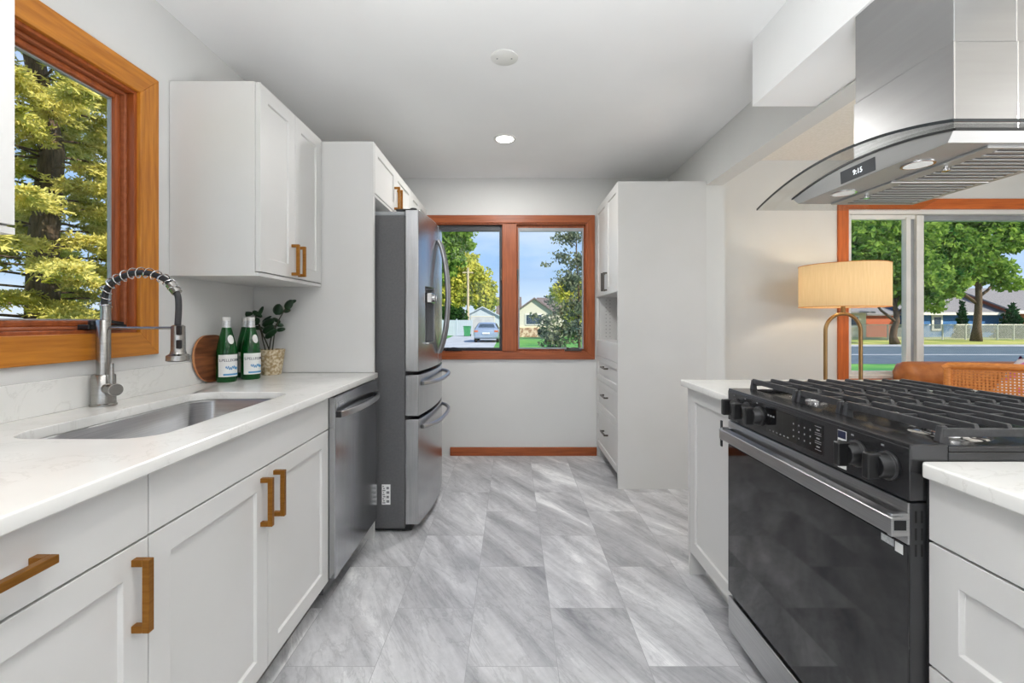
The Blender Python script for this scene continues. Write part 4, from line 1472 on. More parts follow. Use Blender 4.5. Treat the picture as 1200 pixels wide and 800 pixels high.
def bottle(label, x, y, rot):
    t = thing('water_bottle', label, 'bottle', (x, y, 0.9153), 'green glass water bottles on the worktop')
    R = 0.0425
    k = 0.0435 / R
    prof = [(0.030, 0.002), (0.039, 0.0), (R, 0.006), (R, 0.132), (0.0405, 0.150), (0.0365, 0.178), (0.0305, 0.205), (0.0235, 0.232), (0.0185, 0.254), (0.0178, 0.262)]
    q = B(); q.lathe(prof, n=32)
    q.build('glass', M_bottle, t, smooth='auto', local=True)
    q = B(); q.lathe([(0.0192, 0.250), (0.0186, 0.268), (0.0185, 0.282)], n=24, cap0=False)
    q.build('neck_foil', M_foil, t, smooth='auto', local=True)
    q = B(); q.lathe([(0.0165, 0.282), (0.0175, 0.284), (0.0175, 0.296), (0.0155, 0.300)], n=24)
    q.build('cap', M_sticker, t, smooth='auto', local=True)
    q = B()
    a0, a1 = -1.35, 1.35
    n = 24
    r = R + 0.0006
    rows = [[(r * math.cos(rot + a0 + (a1 - a0) * i / n), r * math.sin(rot + a0 + (a1 - a0) * i / n), z) for i in range(n + 1)] for z in (0.026, 0.127)]
    v0 = [q.bm.verts.new(p) for p in rows[0]]; v1 = [q.bm.verts.new(p) for p in rows[1]]
    for i in range(n): q.bm.faces.new((v0[i], v0[i + 1], v1[i + 1], v1[i]))
    lb = q.build('label', M_sticker, t, smooth='auto', local=True)

    def wrap(b, zc, r):
        for v in b.bm.verts:
            x_, y_, z_ = v.co
            a = rot + x_ / r
            v.co = Vector(((r + z_) * math.cos(a), (r + z_) * math.sin(a), zc + y_))
        return b
    wrap(text_b('S.PELLEGRINO', 0.0172, 0.0004), 0.101, r + 0.0005).build('label_lettering', M_navy, lb, local=True)
    bl = B()
    bl.box(-0.036, 0.036, -0.004, 0.004, 0, 0.0003)
    bmesh.ops.subdivide_edges(bl.bm, edges=bl.bm.edges[:], cuts=10, use_grid_fill=True)
    wrap(bl, 0.036, r + 0.0005).build('label_band', M_blue, lb, local=True)
    # pale blue flourish under the name
    fl = B()
    pts = [Vector((-0.026 + 0.052 * i / 40, 0.007 * math.sin(i * 0.95) + 0.003 * math.sin(i * 0.31), 0.0004)) for i in range(41)]
    fl.tube(pts, 0.0016, n=5)
    wrap(fl, 0.066, r + 0.0003).build('label_flourish', M_blue, lb, local=True)
    # white shield on the shoulder
    sh = B()
    m = 14
    ring = []
    for i in range(m):
        a = 2 * PI * i / m
        zz = 0.196 + 0.021 * math.sin(a)
        rr_ = 0.0305 + (0.205 - zz) * 0.255 + 0.0012
        ring.append((rr_, 0.014 * math.cos(a), zz))
    pts = []
    for rr_, w, zz in ring:
        a = rot + w / rr_
        pts.append(((rr_) * math.cos(a), rr_ * math.sin(a), zz))
    vv = [sh.bm.verts.new(p) for p in pts]
    sh.bm.faces.new(vv)
    sh.build('shoulder_seal', M_sticker, t, local=True, solid=0.0008)
    return t


face = math.atan2(-2.1, 1.32) + 0.52
bottle('green glass water bottle standing in front of the walnut board, nearest the faucet', -1.328, 2.085, face)
bottle('green glass water bottle standing closest to the potted plant', -1.274, 2.185, face + 0.05)
bottle('green glass water bottle hidden behind the other two by the board', -1.348, 2.268, face)

pl = thing('potted_plant', 'small dark-leaved plant in a speckled clay pot on the left worktop', 'plant', (-1.272, 2.368, 0.9155))
q = B(); q.lathe([(0.046, 0.0), (0.048, 0.002), (0.066, 0.128), (0.066, 0.132), (0.060, 0.132), (0.058, 0.118)], n=40, cap1=False)
q.build('pot', M_pot, pl, smooth='auto', local=True)
q = B(); q.lathe([(0.0595, 0.116), (0.03, 0.122), (0.004, 0.120)], n=24); q.build('soil', M_soil, pl, smooth='auto', local=True)
K = 0.000683


def lp(cx, cy, d=0.0): return Vector(((cx - 675) * K, d, (650 - cy) * K))


q = B()
for pth in ([(630, 465, .0), (612, 400, .0), (590, 330, .01), (565, 260, .01), (545, 200, .01)],
            [(655, 465, .005), (640, 410, 0), (615, 350, -.005), (600, 290, -.01), (590, 262, -.01)],
            [(688, 465, -.005), (700, 390, -.01), (712, 300, -.01), (735, 240, -.01), (765, 180, -.005), (800, 130, -.005)],
            [(650, 465, .01), (655, 400, .015), (668, 330, .02), (690, 270, .02)]):
    q.tube([lp(*p) for p in pth], 0.0032, n=8)
q.build('stem', M_stem, pl, smooth='auto', local=True)
random.seed(3)
leaves = [(478, 184, 56, 20, 5, .005), (555, 185, 46, 20, -30, .01), (580, 160, 44, 16, 60, .012), (558, 240, 34, 28, 40, -.005), (628, 222, 44, 12, 35, .012),
          (655, 250, 62, 30, 20, -.012), (700, 232, 44, 16, -20, .015), (560, 292, 40, 16, -5, .01), (665, 300, 58, 30, 28, -.022), (690, 335, 66, 24, 32, -.028),
          (730, 268, 30, 16, -10, .01), (728, 148, 46, 40, 70, -.01), (795, 158, 30, 16, 12, -.002), (815, 110, 46, 30, 50, -.012), (845, 88, 28, 14, 25, -.005),
          (620, 325, 30, 18, -60, .02), (640, 275, 38, 20, -15, .024), (735, 305, 34, 16, 10, .015)]
for cx, cy, a, b_, ang, d in leaves:
    q = B()
    c = lp(cx, cy, d)
    an = math.radians(ang)
    tl = random.uniform(-0.5, 0.5)
    rows = []
    n = 8
    verts = []
    for i in range(n + 1):
        s = -1 + 2 * i / n
        w = math.sqrt(max(0.0, 1 - s * s)) * (1 - 0.15 * s)
        row = []
        for j in (-1, -0.5, 0, 0.5, 1):
            u, v = s * a * K, j * w * b_ * K
            dd = tl * u * 0.6 + abs(j) * w * b_ * K * 0.35 + 0.12 * a * K * s * s
            p = Vector((u * math.cos(an) - v * math.sin(an), dd, u * math.sin(an) + v * math.cos(an)))
            row.append(q.bm.verts.new(c + p))
        verts.append(row)
    for i in range(n):
        for j in range(4):
            q.bm.faces.new((verts[i][j], verts[i + 1][j], verts[i + 1][j + 1], verts[i][j + 1]))
    bmesh.ops.remove_doubles(q.bm, verts=q.bm.verts[:], dist=1e-6)
    q.build('leaf', M_leafdark, pl, smooth=True, local=True, solid=0.0009)

# ================================================================== living room things
LX, LY = 2.328, 3.15
lamp = thing('floor_lamp', 'lit floor lamp with drum linen shade on an arched gold frame beside window', 'lamp', (LX, LY, 0))
q = B(); q.lathe([(0.266, 1.293), (0.266, 1.587)], (LX, LY, 0), n=64, cap0=False, cap1=False)
sh = q.build('lamp_shade', M_shade, lamp, smooth=True)
for z in (1.293, 1.584):
    q = B(); q.lathe([(0.2645, z), (0.268, z), (0.268, z + 0.004), (0.2645, z + 0.004), (0.2645, z)], (LX, LY, 0), n=64, cap0=False, cap1=False)
    q.build('shade_rim', M_rattan, sh, smooth='auto')
ar = [Vector((LX - 0.124, LY, 0.03)), Vector((LX - 0.124, LY, 1.10))]
for i in range(1, 24):
    a = PI - PI * i / 24
    ar.append(Vector((LX + 0.124 * math.cos(a), LY, 1.124 + 0.124 * math.sin(a))))
ar += [Vector((LX + 0.124, LY, 1.10)), Vector((LX + 0.124, LY, 0.03))]
q = B(); q.tube(ar, 0.0125, n=16); q.build('arch_frame', M_lampmetal, lamp, smooth='auto')
q = B(); q.cyl((LX, LY, 1.255), 0.014, 0.14, n=18); q.build('stem', M_lampmetal, lamp, smooth='auto')
q = B()
rr = rrect(LX - 0.19, LX + 0.19, LY - 0.12, LY + 0.12, 0.11, 10)
q.loft([[(p[0], p[1], 0.0) for p in rr], [(p[0], p[1], 0.03) for p in rr]]); q.build('base', M_lampmetal, lamp, bevel=0.003)
q = B(); q.lathe([(0.012, 1.395), (0.030, 1.43), (0.034, 1.46), (0.022, 1.495), (0.004, 1.505)], (LX, LY, 0), n=20)
q.build('bulb', emit('warm_bulb', (1.0, 0.83, 0.60, 1), 62), lamp, smooth=True)

sf = thing('sofa', 'tan leather sofa with rolled back under the wide living-room window', 'sofa', (3.75, 3.15, 0))
SX0, SX1 = 2.915, 4.60
def roll(x0, x1, yc, zc, r):
    q = B(); rings = []
    for x, k in ((x0, 0.35), (x0 + 0.006, 0.7), (x0 + 0.025, 0.93), (x0 + 0.07, 1.0), (x1 - 0.07, 1.0), (x1 - 0.02, 0.93), (x1, 0.6)):
        ring = []
        for i in range(32):
            a = 2 * PI * i / 32
            w = 1 + (0.05 * math.sin(a * 9) if k < 0.99 else 0)
            ring.append((x, yc + r * k * w * math.cos(a), zc + r * k * w * math.sin(a)))
        rings.append(ring)
    return q.loft(rings)
roll(SX0, SX1, 3.37, 0.795, 0.098).build('back_roll', M_leather, sf, smooth=True)
q = B(); q.box(SX0 + 0.04, SX1 - 0.04, 3.34, 3.46, 0.10, 0.80); q.build('back', M_leather, sf, bevel=0.04, seg=4)
q = B(); q.box(SX0 + 0.16, SX1 - 0.16, 2.86, 3.335, 0.34, 0.47); q.build('seat_cushion', M_leather, sf, bevel=0.04, seg=4)
q = B(); q.box(SX0 + 0.05, SX1 - 0.05, 2.88, 3.335, 0.10, 0.338); q.build('base', M_leather, sf, bevel=0.015)
for xa in (SX0, SX1 - 0.155):
    q = B(); q.box(xa, xa + 0.155, 2.86, 3.33, 0.10, 0.62); q.build('arm', M_leather, sf, bevel=0.05, seg=4)
for x in (SX0 + 0.1, SX1 - 0.1):
    for y in (2.93, 3.40):
        q = B(); q.cyl((x, y, 0), 0.022, 0.099, n=14, r2=0.03); q.build('leg', M_board, sf)

q = B()
N = 12
pv = []
for sgn in (1, -1):
    for i in range(N + 1):
        for j in range(N + 1):
            u, v = -1 + 2 * i / N, -1 + 2 * j / N
            t_ = 0.06 * ((1 - u ** 4) * (1 - v ** 4)) ** 0.5 * sgn
            pin = 1 - 0.08 * (1 - abs(u)) * abs(v) - 0.08 * (1 - abs(v)) * abs(u)
            pv.append((u * 0.17 * pin, t_, v * 0.17 * pin))
fs = []
m = (N + 1) ** 2
for sgn in (0, 1):
    for i in range(N):
        for j in range(N):
            a = sgn * m + i * (N + 1) + j
            fs.append((a, a + 1, a + N + 2, a + N + 1))
q.poly(pv, fs)
bmesh.ops.remove_doubles(q.bm, verts=q.bm.verts[:], dist=1e-5)
R = Matrix.Rotation(math.radians(38), 4, 'Y')
for v in q.bm.verts: v.co = R @ v.co + Vector((3.66, 3.20, 0.712))
pw = q.build('throw_pillow', M_pillow, None, smooth=True, loc=(3.66, 3.215, 0.47))
props(pw, 'pink floral throw pillow propped on the tan sofa against the window', 'pillow')

# cane-back chair turned towards the peninsula
ch = thing('cane_chair', 'honey rattan chair with woven cane back in front of the leather sofa', 'chair', (2.74, 2.44, 0))
p0, p1 = Vector((2.615, 2.715, 0)), Vector((3.03, 2.36, 0))
uu = (p1 - p0).normalized(); nn = Vector((-uu.y, uu.x, 0))
if nn.y > 0: nn = -nn     # towards the kitchen
W = (p1 - p0).length
def cp3(u, d, z): return p0 + uu * u + nn * d + Vector((0, 0, z))
rk = lambda z: -0.10 * max(0, z - 0.42)      # rake of the back
q = B()
for u in (0.02, W - 0.02):
    q.tube([cp3(u, 0.05, 0.0), cp3(u, 0.02, 0.42), cp3(u, rk(0.93), 0.925)], [0.016, 0.021, 0.019], n=12)
q.build('back_post', M_rattan, ch, smooth='auto')
q = B()
pts = [cp3(0.005, rk(0.91), 0.905)] + [cp3(0.03 + (W - 0.06) * i / 10, rk(0.925), 0.925 + 0.006 * math.sin(PI * i / 10)) for i in range(11)] + [cp3(W - 0.005, rk(0.91), 0.905)]
q.tube(pts, 0.021, n=12); q.build('top_rail', M_rattan, ch, smooth='auto')
q = B(); q.tube([cp3(0.02, rk(0.56), 0.56), cp3(W - 0.02, rk(0.56), 0.56)], 0.017, n=12); q.build('lower_rail', M_rattan, ch, smooth='auto')
q = B()
st_ = 0.0165
u = 0.04
while u < W - 0.035:
    q.bar([cp3(u, rk(0.57), 0.57), cp3(u, rk(0.90), 0.907)], 0.0095, 0.002, uu); u += st_
z = 0.575
while z < 0.905:
    q.bar([cp3(0.03, rk(z) + 0.002, z), cp3(W - 0.03, rk(z) + 0.002, z)], 0.0095, 0.002, (0, 0, 1)); z += st_
q.build('cane_panel', M_rattan, ch)
q = B()
c4 = [cp3(0.0, 0.02, 0), cp3(W, 0.02, 0), cp3(W - 0.03, 0.50, 0), cp3(0.03, 0.50, 0)]
q.loft([[p + Vector((0, 0, 0.40)) for p in c4], [p + Vector((0, 0, 0.45)) for p in c4]]); q.build('seat', M_rattan, ch, bevel=0.015, seg=3)
for u in (0.04, W - 0.04):
    q = B(); q.tube([cp3(u, 0.48, 0.0), cp3(u, 0.47, 0.405)], [0.014, 0.02], n=12); q.build('leg', M_rattan, ch, smooth='auto')

# ================================================================== ceiling fittings
def downlight(label, x, y, power, size=0.15):
    t = thing('ceiling_light', label, 'ceiling light', (x, y, CEIL))
    q = B(); q.lathe([(0.079, CEIL - 0.0005), (0.079, CEIL - 0.004), (0.062, CEIL - 0.006), (0.060, CEIL - 0.0005)], (x, y, 0), n=36, cap0=False, cap1=False)
    q.build('trim_ring', M_white, t, smooth='auto')
    q = B(); q.lathe([(0.060, CEIL - 0.0035), (0.060, CEIL - 0.0030)], (x, y, 0), n=36); q.build('lens', M_led, t)
    d = bpy.data.lights.new('downlight', 'AREA'); d.shape = 'DISK'; d.size = size; d.energy = power; d.color = (1.0, 0.985, 0.96)
    o = bpy.data.objects.new('downlight', d); COL.objects.link(o); o.location = (x, y, CEIL - 0.012)
    return t


downlight('lit round recessed ceiling light nearest the back window', -0.05, 3.13, 14)
downlight('added unseen recessed fill light above the kitchen aisle between sink and range', -0.05, 0.55, 6)  # this and the next three are unseen lights added for fill
downlight('added unseen recessed fill light by the rear kitchen window', -0.05, -1.4, 9)
downlight('added unseen recessed fill light over the living-room sofa', 3.2, 1.9, 6)
downlight('added unseen recessed fill light over the living-room middle', 3.2, -0.6, 6)
dc = thing('ceiling_cover', 'flat white round blank cover plate on the kitchen ceiling', 'cover plate', (-0.037, 2.163, CEIL))
q = B(); q.lathe([(0.066, CEIL - 0.0005), (0.066, CEIL - 0.004), (0.060, CEIL - 0.007), (0.002, CEIL - 0.0075)], (-0.037, 2.163, 0), n=40); q.build('plate', M_white, dc, smooth='auto')
q = B()
for s in (-1, 1): q.cyl((-0.037 + 0.035 * s, 2.163, CEIL - 0.0085), 0.004, 0.002, n=10)
q.build('screw', M_greyv, dc)

# ================================================================== outside
GZ = -0.38
def ground(name, pts, z, mat, th=0.1):
    q = B(); q.loft([[(p[0], p[1], z - th) for p in pts], [(p[0], p[1], z) for p in pts]])
    return struct(name, q, mat)


ground('ground', [(-140, 4.6), (140, 4.6), (140, 190), (-140, 190)], GZ, M_grass, 0.3)
ground('side_ground', [(-140, -60), (-1.7, -60), (-1.7, 4.6), (-140, 4.6)], GZ, M_grass, 0.3)
ground('road', [(6, 16.4), (120, 16.4), (120, 27.6), (6, 27.6)], GZ + 0.02, M_asph)
ground('road_marking', [(6, 20.6), (120, 20.6), (120, 20.9), (6, 20.9)], GZ + 0.028, M_conc, 0.02)
ground('kerb', [(6, 27.6), (120, 27.6), (120, 28.1), (6, 28.1)], GZ + 0.10, M_conc)
ground('far_lawn', [(6, 28.1), (120, 28.1), (120, 60), (6, 60)], GZ + 0.06, M_sunlitgrass)
ground('driveway', [(-6.4, 7), (-0.9, 7), (-1.15, 33), (-1.9, 61), (-7.0, 61), (-5.3, 33)], GZ + 0.03, M_conc)


def leaf_cloud(name, mat, parent, blobs, count, size, seed, aspect=1.6, droop=0.0, fill=0.55):
    """thousands of small folded leaves spread through soft ellipsoids (centre, radii)"""
    rnd = random.Random(seed)
    V, F = [], []
    vol = [b_[1][0] * b_[1][1] * b_[1][2] for b_ in blobs]
    tot = sum(vol)
    off = wloc(parent) if parent else Vector((0, 0, 0))
    for (c, r), v in zip(blobs, vol):
        c = Vector(c) - off
        for _ in range(max(8, int(count * v / tot))):
            d = Vector((rnd.gauss(0, 1), rnd.gauss(0, 1), rnd.gauss(0, 1))).normalized()
            rad = fill + (1 - fill) * rnd.random()
            lump = 0.78 + 0.30 * noise.noise(d * 2.3 + c * 0.37)
            p = c + Vector((d.x * r[0], d.y * r[1], d.z * r[2])) * rad * lump
            s = size * rnd.uniform(0.6, 1.35)
            a = Vector((rnd.gauss(0, 1), rnd.gauss(0, 1), rnd.gauss(0, 1) - droop)).normalized()
            b_ = a.cross(Vector((rnd.gauss(0, 1), rnd.gauss(0, 1), rnd.gauss(0, 1)))).normalized()
            n_ = a.cross(b_)
            k = len(V)
            V += [p - a * s * aspect / 2, p + b_ * s / 2 + n_ * s * 0.15, p + a * s * aspect / 2, p - b_ * s / 2 + n_ * s * 0.15]
            F += [(k, k + 1, k + 2), (k, k + 2, k + 3)]
    me = bpy.data.meshes.new(name)
    me.from_pydata([tuple(v) for v in V], [], F)
    me.materials.append(mat)
    o = bpy.data.objects.new(name, me)
    COL.objects.link(o)
    if parent: o.parent = parent
    return o


def trunk(parent, base, top, r0, r1, branches=(), mat=None, seed=1):
    rnd = random.Random(seed)
    q = B()
    base, top = Vector(base), Vector(top)
    P = [base.lerp(top, i / 6) + Vector((rnd.uniform(-1, 1), rnd.uniform(-1, 1), 0)) * r0 * 0.5 * (0 < i < 6) for i in range(7)]
    R = [r0 * (1.35 if i == 0 else 1) * (1 - i / 6) + r1 * i / 6 for i in range(7)]
    q.tube(P, R, n=10)
    for f, dx, dy, dz, r in branches:
        s = base.lerp(top, f)
        e = s + Vector((dx, dy, dz))
        m = s.lerp(e, 0.5) + Vector((0, 0, -0.08 * (e - s).length))
        q.tube([s, m, e], [r, r * 0.75, r * 0.35], n=7)
    return q.build('trunk', mat or M_bark, parent, smooth=True)


# --- spruce outside the sink window
sp = thing('spruce_tree', 'sunlit yellow-green spruce tree filling the sink window view', 'tree', (-6.3, 6.0, GZ))
trunk(sp, (-6.3, 6.0, GZ), (-6.25, 6.05, 7.4), 0.21, 0.05)
rnd = random.Random(11)
V, F = [], []
q = B()
org = Vector((-6.3, 6.0, GZ))
for k in range(140):
    h = 0.6 + 6.2 * (k / 140) + rnd.uniform(-0.1, 0.1)
    az = k * 2.39996 + rnd.uniform(-0.3, 0.3)
    ln = (2.9 * (1 - h / 9.6) + 0.5) * rnd.uniform(0.75, 1.1)
    dirv = Vector((math.cos(az), math.sin(az), 0))
    s = Vector((0.0, 0.0, h))
    pts = []
    for i in range(7):
        t_ = i / 6
        pts.append(s + dirv * ln * t_ + Vector((0, 0, 0.15 * ln * t_ - 0.42 * ln * t_ * t_ * (0.9 if h < 5 else 0.6) + 0.16 * ln * t_ ** 4)))
    q.tube([p + org for p in pts], [0.017 * (1 - i / 7.5) for i in range(7)], n=5)
    side = Vector((-dirv.y, dirv.x, 0))
    # flat drooping sprays of short twigs, each closely set with needles
    for i in range(int(ln * 60)):
        t_ = 0.18 + 0.82 * rnd.random()
        j = min(int(t_ * 6), 5)
        p = pts[j].lerp(pts[j + 1], t_ * 6 - j)
        sg = rnd.choice((-1, 1))
        tw = (dirv * rnd.uniform(0.3, 0.9) + side * sg * rnd.uniform(0.3, 1.0) + Vector((0, 0, rnd.uniform(-0.55, 0.10)))).normalized()
        tl = rnd.uniform(0.12, 0.36) * (1.15 - 0.5 * t_)
        for m in range(7):
            b0 = p + tw * tl * (m / 6)
            for w in range(3):
                nd_ = (tw * 0.8 + Vector((rnd.gauss(0, .6), rnd.gauss(0, .6), rnd.gauss(0.15, .5)))).normalized()
                nl = rnd.uniform(0.04, 0.075)
                wd = nd_.cross(Vector((rnd.gauss(0, 1), rnd.gauss(0, 1), rnd.gauss(0, 1)))).normalized() * 0.010
                a = len(V)
                V += [b0 - wd, b0 + wd, b0 + nd_ * nl + wd * 0.6, b0 + nd_ * nl - wd * 0.6]
                F.append((a, a + 1, a + 2, a + 3))
q.build('branch', M_bark, sp, smooth=True)['kind'] = 'stuff'
me = bpy.data.meshes.new('needles'); me.from_pydata([tuple(v) for v in V], [], F); me.materials.append(M_spruce)
nd_o = bpy.data.objects.new('needles', me); COL.objects.link(nd_o); nd_o.parent = sp; nd_o['kind'] = 'stuff'

# --- through the back window, left pane
def tree(name, label, base, th, r, blobs, count, size, mat, seed, branches=(), group=None, fill=0.5, top=None, aspect=1.5):
    t = thing(name, label, 'tree', base, group)
    trunk(t, base, top or (base[0], base[1], base[2] + th), r, r * 0.45, branches, seed=seed)
    f = leaf_cloud('foliage', mat, t, blobs, count, size, seed, fill=fill, aspect=aspect)
    f['kind'] = 'stuff'
    return t


tree('broadleaf_tree', 'tall yellow-green tree behind the white garage seen in left back pane', (-9.8, 76, GZ), 9, 0.35,
     [((-9.9, 76, 10.2), (6.4, 4, 4.8)), ((-6.4, 75, 7.0), (4.8, 3, 4.6)), ((-13.8, 76, 7.3), (5.7, 4, 5.7)), ((-10.9, 75, 5.1), (5.7, 3, 3.6)), ((-4.6, 74.5, 4.8), (3.3, 2.5, 3.2)), ((-12, 76, 14.8), (5.2, 4, 3.8))],
     26000, 0.36, M_yellowtree, 21)
tree('broadleaf_tree', 'darker green tree towering at the left edge of left back pane', (-8.6, 52, GZ), 9, 0.3,
     [((-7.2, 52, 9.4), (2.4, 3, 3.0)), ((-6.2, 51.5, 11.2), (2.6, 2.5, 1.8)), ((-8.4, 52, 7.0), (2.4, 2, 2)), ((-5.2, 52, 10.0), (1.4, 1.4, 1.0))],
     5200, 0.30, M_maple, 22)
bs = thing('bush', 'dark green bush above the white fence in left back pane', 'bush', (-7.4, 56, GZ))
f = leaf_cloud('foliage', M_bush, bs, [((-8.2, 56, 1.5), (2.2, 1.4, 2.0)), ((-6.5, 56, 1.3), (1.2, 1.2, 1.9))], 4200, 0.3, 23); f['kind'] = 'stuff'
trunk(bs, (-7.4, 56, GZ), (-7.4, 56, 1.6), 0.12, 0.05)
pp = thing('utility_pole', 'pale wooden utility pole before the yellow-green tree', 'pole', (-5.8, 59, GZ))
q = B(); q.tube([(-5.8, 59, GZ), (-5.8, 59, 8.2)], [0.20, 0.14], n=12); q.build('pole', M_pole, pp, smooth='auto')
q = B(); q.box(-6.5, -5.1, 58.9, 59.0, 7.5, 7.65); q.build('crossarm', M_pole, pp)

# white vinyl fence
fx0, fx1, fy = -7.4, -4.2, 47.0
fn = thing('vinyl_fence', 'white vinyl privacy fence left of the garage', 'fence', (-5.8, fy, GZ))
q = B()
x = fx0
while x < fx1:
    q.box(x, x + 0.19, fy, fy + 0.03, GZ + 0.05, 1.30); x += 0.2
q.build('boards', M_shadedside, fn)
for x in (fx0, -5.8, fx1):
    q = B(); q.box(x - 0.07, x + 0.07, fy - 0.04, fy + 0.07, GZ, 1.42); q.build('post', M_shadedside, fn)
bn = thing('wheelie_bin', 'green wheeled rubbish bin standing by the white fence', 'bin', (-4.55, 45.5, GZ))
q = B(); q.loft([[(-4.83, 45.25, GZ + .06), (-4.27, 45.25, GZ + .06), (-4.27, 45.75, GZ + .06), (-4.83, 45.75, GZ + .06)], [(-4.9, 45.15, .62), (-4.2, 45.15, .62), (-4.2, 45.85, .62), (-4.9, 45.85, .62)]])
q.build('body', M_bin, bn, bevel=0.03)
q = B(); q.box(-4.93, -4.17, 45.1, 45.9, .62, .70); q.build('lid', M_bin, bn, bevel=0.03)
q = B(); q.cyl((-4.9, 45.75, GZ + .12), .12, .1, axis='X', n=16); q.cyl((-4.3, 45.75, GZ + .12), .12, .1, axis='X', n=16); q.build('wheel', M_tyre, bn)


def gable_house(t, x0, x1, y0, y1, zw, zr, wallm, roofm, over=0.3, axis='Y'):
    """walls and gabled roof; ridge along axis"""
    q = B()
    if axis == 'Y':
        xm = (x0 + x1) / 2
        pr = [(x0, GZ), (x1, GZ), (x1, zw), (xm, zr), (x0, zw)]
        q.loft([[(p[0], y0, p[1]) for p in pr], [(p[0], y1, p[1]) for p in pr]])
        q.build('wall', wallm, t)
        q = B()
        sl = (zr - zw) / (xm - x0)
        th = 0.14
        pr = [(x0 - over, zw - sl * over + .02), (xm, zr + .02), (x1 + over, zw - sl * over + .02), (x1 + over, zw - sl * over + th + .02), (xm, zr + th + .02), (x0 - over, zw - sl * over + th + .02)]
        q.loft([[(p[0], y0 - over, p[1]) for p in pr], [(p[0], y1 + over, p[1]) for p in pr]])
    else:
        ym = (y0 + y1) / 2
        pr = [(y0, GZ), (y1, GZ), (y1, zw), (ym, zr), (y0, zw)]
        q.loft([[(x0, p[0], p[1]) for p in pr], [(x1, p[0], p[1]) for p in pr]])
        q.build('wall', wallm, t)
        q = B()
        sl = (zr - zw) / (ym - y0)
        th = 0.14
        pr = [(y0 - over, zw - sl * over + .02), (ym, zr + .02), (y1 + over, zw - sl * over + .02), (y1 + over, zw - sl * over + th + .02), (ym, zr + th + .02), (y0 - over, zw - sl * over + th + .02)]
        q.loft([[(x0 - over, p[0], p[1]) for p in pr], [(x1 + over, p[0], p[1]) for p in pr]])
    q.build('roof', roofm, t)


ga = thing('garage', 'small white gabled garage at the end of the driveway', 'garage', (-4.0, 64, GZ))
gable_house(ga, -6.15, -1.75, 60, 66, 1.85, 3.0, M_shadedside, M_shadedside)
q = B(); q.box(-5.4, -2.4, 59.93, 60.02, GZ, 1.75); gd = q.build('garage_door', M_conc, ga)
q = B()
for k in range(4): q.box(-5.38, -2.42, 59.91, 59.935, GZ + 0.06 + 0.53 * k, GZ + 0.53 + 0.53 * k)
q.build('door_section', M_conc, gd, bevel=0.02)
q = B()
for x0_, x1_, z0_, z1_ in ((-5.52, -5.4, GZ, 1.87), (-2.4, -2.28, GZ, 1.87), (-5.4, -2.4, 1.75, 1.87)): q.box(x0_, x1_, 59.9, 60.0, z0_, z1_)
q.build('door_trim', M_gable, ga)

# car
CXm, CY = -1.85, 32.0
car = thing('car', 'silver-blue car parked on the driveway before the garage', 'car', (CXm, CY, GZ + 0.03))
gz = GZ + 0.03
sec = []   # (y, half width low, half width mid, half width top, z low, z belt, z top)
prof = [(0.0, .78, .84, .70, .42, .78, .80), (.12, .84, .90, .80, .30, .86, .98), (.55, .86, .92, .78, .26, .90, 1.06), (.85, .87, .92, .62, .24, .92, 1.36), (1.25, .87, .92, .60, .24, .93, 1.45), (2.4, .87, .92, .60, .24, .92, 1.44), (3.2, .87, .92, .72, .24, .90, .98), (4.2, .84, .90, .74, .28, .80, .84), (4.5, .70, .78, .62, .40, .66, .70)]
q = B(); rings = []
for y, wl_, wm, wt, zl, zb_, zt in prof:
    rings.append([(CXm - wl_, CY + y, gz + zl), (CXm - wm, CY + y, gz + (zl + zb_) / 2), (CXm - wm * .985, CY + y, gz + zb_), (CXm - wt, CY + y, gz + zt - .03), (CXm - wt * .8, CY + y, gz + zt),
                  (CXm + wt * .8, CY + y, gz + zt), (CXm + wt, CY + y, gz + zt - .03), (CXm + wm * .985, CY + y, gz + zb_), (CXm + wm, CY + y, gz + (zl + zb_) / 2), (CXm + wl_, CY + y, gz + zl)])
q.loft(rings); q.build('body', M_carpaint, car, smooth='auto')
q = B(); q.poly([(CXm - .60, CY + .555, gz + 1.08), (CXm + .60, CY + .555, gz + 1.08), (CXm + .50, CY + .80, gz + 1.34), (CXm - .50, CY + .80, gz + 1.34)], [(0, 1, 2, 3)])
q.build('rear_window', M_carglass, car, solid=0.02)
for s in (-1, 1):
    q = B(); q.poly([(CXm + s * .89, CY + .9, gz + .98), (CXm + s * .89, CY + 2.8, gz + .98), (CXm + s * .66, CY + 2.3, gz + 1.36), (CXm + s * .66, CY + 1.05, gz + 1.36)], [(0, 1, 2, 3)])
    q.build('side_window', M_carglass, car, solid=0.02)
    q = B(); q.box(CXm + s * .58, CXm + s * .86, CY - .01, CY + .14, gz + .74, gz + .88); q.build('tail_light', M_rust, car, bevel=0.02)
    for y in (.85, 3.55):
        q = B(); q.cyl((CXm + s * .80 - .1, CY + y, gz + .31), .31, .2, axis='X', n=24); wh = q.build('wheel', M_tyre, car)
        q = B(); q.cyl((CXm + s * .905 - .005, CY + y, gz + .31), .19, .01, axis='X', n=20); q.build('hubcap', M_chrome, wh)
q = B(); q.box(CXm - .82, CXm + .82, CY - .06, CY + .10, gz + .36, gz + .56); q.build('bumper', M_carpaint, car, bevel=0.03)
q = B(); q.box(CXm - .26, CXm + .26, CY - .075, CY - .06, gz + .62, gz + .72); q.build('plate', M_sticker, car)

